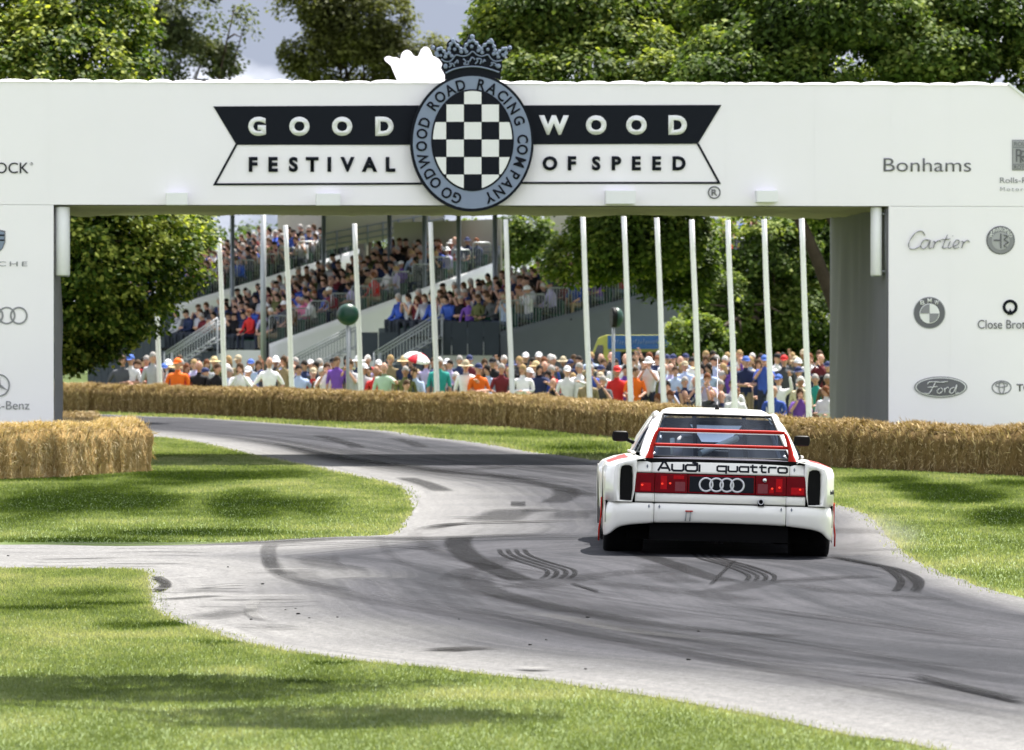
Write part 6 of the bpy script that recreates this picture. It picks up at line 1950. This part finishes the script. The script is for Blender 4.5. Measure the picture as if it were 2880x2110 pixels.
def tech(ch):
    """squared-off wide lettering as pen strokes, cell 1 x 1 (x-height .72)"""
    x = .72
    r = lambda *p: list(p)
    return {'A': [r((0, 0), (.42, 1), (.60, 1), (1, 0)), r((.30, .28), (.86, .28))],
            'u': [r((0, x), (0, .14), (.14, 0), (.86, 0), (1, .14), (1, x))],
            'd': [r((1, .9), (1, .14), (.86, 0), (.14, 0), (0, .14), (0, x - .14), (.14, x), (1, x)), r((.62, 1.0), (1.0, .9))],
            'i': [r((0, 0), (0, x))],
            'q': [r((1, x), (.14, x), (0, x - .14), (0, .14), (.14, 0), (1, 0)), r((1, x), (1, -.28))],
            'a': [r((1, 0), (.14, 0), (0, .14), (0, x - .14), (.14, x), (1, x), (1, 0))],
            't': [r((.3, .98), (.3, .14), (.44, 0), (.9, 0)), r((0, x), (.9, x))],
            'r': [r((0, 0), (0, x - .14), (.14, x), (1, x))],
            'o': [r((.14, 0), (.86, 0), (1, .14), (1, x - .14), (.86, x), (.14, x), (0, x - .14), (0, .14), (.14, 0))]}[ch]
def pen(word_, x0, x1, z0, h, wid, gap=.22, pen_w=.010, surf=None, name='lettering', mat=None):
    wd = {'i': .12, 't': .78, 'r': .8}
    tot = sum(wd.get(c, 1) for c in word_) + gap * (len(word_) - 1); s = (x1 - x0) / tot; x = x0; mb = MB()
    for c in word_:
        w = wd.get(c, 1)
        for p in tech(c):
            pts = [(x + a * s * (w if c not in 'itr' else 1 if c == 'i' else w), z0 + b * h) for a, b in p]
            for (ax, az), (bx, bz) in zip(pts, pts[1:]):
                d = Vector((bx - ax, 0, bz - az)); L = d.length
                if L < 1e-6: continue
                d /= L; nn = Vector((-d.z, 0, d.x)) * pen_w / 2; e = d * pen_w * .35
                q = [Vector((ax, 0, az)) - e - nn, Vector((bx, 0, bz)) + e - nn, Vector((bx, 0, bz)) + e + nn, Vector((ax, 0, az)) - e + nn]
                mb.add([(v.x, surf(v.x, v.z), v.z) for v in q], [(0, 1, 2, 3)])
        x += (w + gap) * s
    o = mb.build(name, mat or M['ink'], CAR); return o
face = lambda x, z: .014 + (.034 - .014) * (z - .70) / .065 - .0025
pen('Audi', -.515, -.165, .703, .068, 1, .20, .0165, face); pen('quattro', -.030, .545, .708, .056, 1, .24, .0150, face)
bm = text_mesh('Audi Sport', .01)
xs = [v.co.x for v in bm.verts]; ax, bx = min(xs), max(xs)
flat_to(bm, lambda x, y: (interp(XO, .10 + (x - ax) / (bx - ax) * .30) + .006, .10 + (x - ax) / (bx - ax) * .30, .535 + y * .055), 'lettering', M['ink'], CAR, .002)
# fasteners, tow eye, hook
for x, z, y in ((-.585, .405, -.026), (-.500, .405, -.034), (.503, .405, -.034), (.588, .405, -.026), (-.605, .733, .020), (.605, .733, .020)):
    mb = MB(); mb.prism([(x - .008, z), (x, z - .018), (x + .008, z), (x, z + .018)], y - .004, y + .004); mb.build('fastener', M['pole_grey'], CAR)
mb = MB(); mb.tube([(.335, -.018, .462), (.335, .02, .462)], .026, 18); tow = mb.build('tow_socket', M['car_black'], CAR)
mb = MB(); rows = [[(.335 + (.021 + .004 * math.cos(q)) * math.cos(t), -.020 + .004 * math.sin(q), .464 + (.021 + .004 * math.cos(q)) * math.sin(t)) for t in [2 * math.pi * i / 20 for i in range(20)]] for q in [2 * math.pi * j / 6 for j in range(7)]]
mb.grid(rows, closed=True); mb.build('tow_eye', M['silver'], tow)
mb = MB(); mb.box((.335, -.016, .440), (.052, .012, .026)); mb.build('tow_bracket', M['car_black'], tow)
mb = MB(); mb.box((-.255, -.042, .374), (.062, .012, .010)); hk = mb.build('jack_hook', RD, CAR)
mb = MB(); mb.tube([(-.275, -.038, .372), (-.283, -.034, .29)], .005, 6); mb.tube([(-.240, -.038, .372), (-.247, -.034, .29)], .005, 6); mb.build('hook_wire', M['rail_grey'], hk)
# underbody and diffuser
mb = MB(); mb.box((0, .22, .205), (1.14, .30, .155)); mb.box((0, 2.1, .17), (1.5, 3.5, .10)); mb.box((0, 1.9, .40), (1.10, 3.6, .36)); mb.build('underbody', M['car_black'], CAR)
for x in (-.05, .02, .10):
    mb = MB(); mb.box((x, .15, .125), (.04, .12, .02)); mb.build('diffuser_fin', M['car_black'], CAR)
# bonnet, nose and scuttle (turned away from the camera)
rows = []
for y in (2.55, 2.8, 3.2, 3.6, 3.9, 4.1, 4.24, 4.28):
    zs = interp(ZS, y) + .015; xi = interp(XI, y) + .01
    rows.append([(xi * u, y, zs + .03 * (1 - u * u) - (.10 if y > 4.2 else 0)) for u in [-1 + 2 * k / 12 for k in range(13)]])
rows.append([(v[0], 4.30, .15) for v in rows[-1]])
mb = MB(); mb.grid(rows); mb.build('bonnet', WH, CAR, solid=.008, fix=True)
# cabin: pillars and roof as one shell, glass set in
def roof_pt(u, v):
    """u across -1..1, v 0 rear edge .. 1 windscreen edge"""
    y = 1.13 + 1.15 * v
    z = 1.152 + .052 * math.sin(min(1, v * 1.15 + .10) * math.pi * .62) - .03 * max(0, v - .6)
    w = .478 - .02 * abs(v - .4)
    e = abs(u)
    drop = .055 * max(0, (e - .82) / .18) ** 2.0 + .012 * e * e
    return (w * u * (1 + .02 * max(0, e - .8) / .2), y, z - drop)
rows = [[roof_pt(-1 + 2 * i / 24, j / 12) for i in range(25)] for j in range(13)]
mb = MB(); mb.grid(rows); mb.build('roof', WH, CAR, solid=.012, fix=True)
WB, WT = ((.580, .445, .806), (.455, 1.10, 1.148))      # rear window corners
for s in (-1, 1):
    # rear pillar: from the glass edge out to the roof side and shoulder
    in_ = [(.585, .40, .812), (.555, .58, .90), (.520, .80, 1.00), (.485, .98, 1.085), (.455, 1.09, 1.140), (.43, 1.13, 1.155)]
    out_ = [(.672, .42, .806), (.642, .62, .895), (.600, .85, 1.0), (.553, 1.06, 1.09), (.508, 1.18, 1.135), (.478, 1.22, 1.155)]
    mid_ = [((a[0] + b[0]) / 2 + .006, (a[1] + b[1]) / 2 - .03, (a[2] + b[2]) / 2 + .006) for a, b in zip(in_, out_)]
    rr = [[(s * x, y, z) for x, y, z in q] for q in (in_, mid_, out_)]
    mb = MB(); mb.grid(rr); mb.build('rear_pillar', WH, CAR, solid=.01, fix=True, sub=1)
    # cant rail and windscreen pillar
    mb = MB(); mb.tube([(s * x, y, z) for x, y, z in ((.505, 1.15, 1.120), (.500, 1.6, 1.145), (.495, 2.1, 1.135), (.52, 2.3, 1.09), (.62, 2.62, .92), (.665, 2.85, .80))], .026, 8); mb.build('roof_rail', WH, CAR)
    # side glass and its frame
    g = [(.690, .62, .835), (.690, 2.75, .815), (.53, 2.28, 1.09), (.512, 1.25, 1.105), (.565, 1.02, 1.06)]
    mb = MB(); mb.add([(s * x, y, z) for x, y, z in g], [tuple(range(5))]); mb.build('side_window', M['car_glass'], CAR)
    mb = MB()
    for a, b in (((.672, 1.25, .83), (.520, 1.33, 1.10)), ((.692, 2.0, .82), (.518, 1.9, 1.11))): mb.tube([(s * a[0], a[1], a[2]), (s * b[0], b[1], b[2])], .016, 6)
    mb.tube([(s * .700, .62, .83), (s * .702, 2.75, .80)], .012, 6); mb.build('window_bar', WH, CAR)
    # mirror on its arm
    cx = .785
    mb = MB(); rows = []
    for y, k in ((2.36, .80), (2.37, 1), (2.44, .92), (2.49, .55)):
        rows.append([(s * cx + .070 * k * math.copysign(abs(math.cos(t)) ** .45, math.cos(t)), y, .930 + .046 * k * math.copysign(abs(math.sin(t)) ** .45, math.sin(t))) for t in [2 * math.pi * i / 24 for i in range(24)]])
    mb.grid(rows, closed=True); mi_ = mb.build('mirror', M['black'], CAR)
    mb = MB(); mb.add([(s * cx + .062 * a, 2.358, .930 + .036 * b) for a, b in ((-1, -1), (1, -1), (1, 1), (-1, 1))], [(0, 1, 2, 3)]); mb.build('mirror_glass', M['vent_black'], mi_, solid=.003)
    mb = MB(); mb.tube([(s * .72, 2.42, .90), (s * .665, 2.44, .875)], .018, 6); mb.build('mirror_arm', M['black'], mi_)
rows = []
for j in range(7):
    t = j / 6; w = WB[0] + (WT[0] - WB[0]) * t
    rows.append([(w * u, WB[1] + (WT[1] - WB[1]) * t + .05 * u * u - .05, WB[2] + (WT[2] - WB[2]) * t + .0 * u) for u in [-1 + 2 * k / 12 for k in range(13)]])
mb = MB(); mb.grid(rows); rw = mb.build('rear_window', M['car_glass'], CAR)
# black surround and the two straps inside the glass
mb = MB(); mb.tube([r[0] for r in rows], .010, 6); mb.tube([r[-1] for r in rows], .010, 6); mb.tube(rows[0], .010, 6); mb.tube(rows[-1], .012, 6); mb.build('window_seal', M['black'], rw)
for x in (-.195, .222):
    mb = MB(); mb.grid([[(x - .018, r[6][1] + .03, r[6][2]), (x + .018, r[6][1] + .03, r[6][2])] for r in rows]); mb.build('strap', M['black'], rw, solid=.004)
for x in (-.54, .54):
    mb = MB(); mb.tube([(x, .42, .826), (x, .42, .838)], .012, 8); mb.ell((x, .42, .838), (.014, .010, .006), 8, 5); mb.build('window_clip', M['chrome'], rw)
mb = MB(); mb.add([(-.53, 2.30, 1.10), (.53, 2.30, 1.10), (.66, 2.85, .80), (-.66, 2.85, .80)], [(0, 1, 2, 3)]); mb.build('windscreen', M['screen_glass'], CAR)
# cockpit
mb = MB(); mb.box((0, 1.7, .60), (1.30, 2.3, .04)); mb.box((0, .95, .74), (1.26, .9, .03)); mb.box((0, 2.78, .72), (1.3, .10, .20)); mb.build('cabin_floor', M['car_black'], CAR)
for x in (-.36, .36):
    mb = MB(); rows = []
    for j in range(9):
        t = j / 8; z = .62 + .46 * t; w = (.20 + .05 * math.sin(t * 2.6)) * (1 if t < .65 else 1 - (t - .65) * 1.25); y = 1.55 - .16 * t
        rows.append([(x + w * u, y - .07 * abs(u) ** 2.5 + .02, z) for u in [-1 + 2 * k / 8 for k in range(9)]])
    mb.grid(rows); se = mb.build('bucket_seat', M['grey_seat'], CAR, solid=.03, fix=True)
mb = MB()
for s in (-1, 1):
    mb.tube([(s * .56, 1.25, .60), (s * .50, 1.27, .98), (s * .44, 1.30, 1.09), (0, 1.30, 1.11)], .02, 8)
    mb.tube([(s * .44, 1.30, 1.08), (s * .52, .75, .80)], .018, 8)
cg_ = mb.build('roll_cage', M['pole_grey'], CAR)
mb = MB(); mb.tube([(-.155, .62, .835), (.165, .98, .965)], .026, 10); mb.build('cage_strut', M['mint_tube'], cg_)
mb = MB(); mb.tube([(.165, .98, .965), (.40, 1.28, 1.06)], .024, 10); mb.build('cage_strut', M['pole_grey'], cg_)
mb = MB(); mb.tube([(-.375, .74, .82), (-.385, .76, .955)], .020, 10); mb.build('cage_strut', M['mint_tube'], cg_)
mb = MB(); mb.tube([(-.34, .66, .80), (-.34, .66, .88)], .042, 12); mb.tube([(-.34, .66, .88), (-.33, .70, .95), (-.30, .8, .975), (-.22, .9, .97)], .018, 8); mb.build('filler_bottle', M['grey_seat'], CAR)
# spoiler of red tubes standing on the boot corners
WING = empty('rear_spoiler'); WING.parent = CAR
for s in (-1, 1):
    mb = MB(); rows = []
    for x, z, wx, wy in ((.592, .772, .036, .045), (.590, .80, .034, .05), (.582, .84, .024, .045), (.570, .90, .020, .036), (.550, .97, .017, .028), (.530, 1.02, .015, .022), (.512, 1.036, .014, .018)):
        rows.append([(s * x + wx * math.cos(t), .10 + (z - .77) * .12 + wy * math.sin(t), z) for t in [2 * math.pi * k / 14 for k in range(14)]])
    mb.grid(rows, closed=True); mb.build('upright', RD, WING)
for z, hw, r in ((1.036, .522, .0145), (.912, .556, .0130)):
    y = .10 + (z - .77) * .12
    mb = MB(); mb.tube([(hw * u, y, z - (.004 if abs(u) == 1 else 0)) for u in (-1, -.97, -.9, 0, .9, .97, 1)], r, 12); cb = mb.build('crossbar', RD, WING)
    mb = MB(); mb.box((0, y - .002, z - r - .004), (hw * 1.94, .012, .007)); mb.build('white_edge', M['white_trim'], cb)
# aerial
mb = MB(); mb.tube([(.012, 1.52, 1.195), (.012, 1.52, 1.235)], [.022, .010], 10); ae = mb.build('aerial_base', M['black'], CAR)
mb = MB(); mb.tube([(.012, 1.52, 1.235), (.010, 1.52, 1.30), (.006, 1.54, 1.63)], [.008, .004, .0022], 6); mb.build('aerial_mast', M['silver'], ae)
# driver
me, hd, yaw, nod, J = SIT['rest'][0]
o = bpy.data.objects.new('person', me); link(o)
o.scale = (.78, .78, .72); o.rotation_euler = (0, math.atan(CROSS), math.pi)
o.location = CAR.matrix_basis @ Vector((-.36, 1.70, .06)); o.color = (.10, .10, .12, 1)
tag(o, 'person in dark clothing and a pale helmet driving the white race saloon', 'person')
mb = MB(); mb.ell((0, .0, .02), (.125, .145, .15), 16, 12); h = mb.build('helmet', M['grey_seat'], o); h.location = hd

# thin dust thrown up behind the right rear wheel
m = bpy.data.materials.new('tyre_dust'); m.use_nodes = True; nt = m.node_tree; nt.nodes.clear()
vo = N(nt, 'ShaderNodeVolumePrincipled'); vo.inputs['Color'].default_value = (.62, .60, .58, 1)
tc = N(nt, 'ShaderNodeTexCoord'); nz = N(nt, 'ShaderNodeTexNoise', Scale=2.2, Detail=3.0)
vl = N(nt, 'ShaderNodeVectorMath', operation='LENGTH'); ml = N(nt, 'ShaderNodeMapRange', interpolation_type='SMOOTHSTEP'); ml.inputs['From Min'].default_value = .15; ml.inputs['From Max'].default_value = 1.0; ml.inputs['To Min'].default_value = 1.0; ml.inputs['To Max'].default_value = 0.0
mr = N(nt, 'ShaderNodeMapRange'); mr.inputs['From Min'].default_value = .38; mr.inputs['From Max'].default_value = .72; mr.inputs['To Max'].default_value = 1.1
mu = N(nt, 'ShaderNodeMath', operation='MULTIPLY')
nt.links.new(tc.outputs['Object'], nz.inputs['Vector']); nt.links.new(tc.outputs['Object'], vl.inputs[0]); nt.links.new(vl.outputs['Value'], ml.inputs['Value'])
nt.links.new(nz.outputs['Fac'], mr.inputs['Value']); nt.links.new(mr.outputs['Result'], mu.inputs[0]); nt.links.new(ml.outputs['Result'], mu.inputs[1]); nt.links.new(mu.outputs[0], vo.inputs['Density'])
on = N(nt, 'ShaderNodeOutputMaterial'); nt.links.new(vo.outputs['Volume'], on.inputs['Volume'])
mb = MB(); mb.ell((0, 0, 0), (1, 1, 1), 20, 12)
o = mb.build('dust', m, None, (2.95, 47.6, .14)); o.scale = (.62, .75, .30); tag(o, kind='stuff')
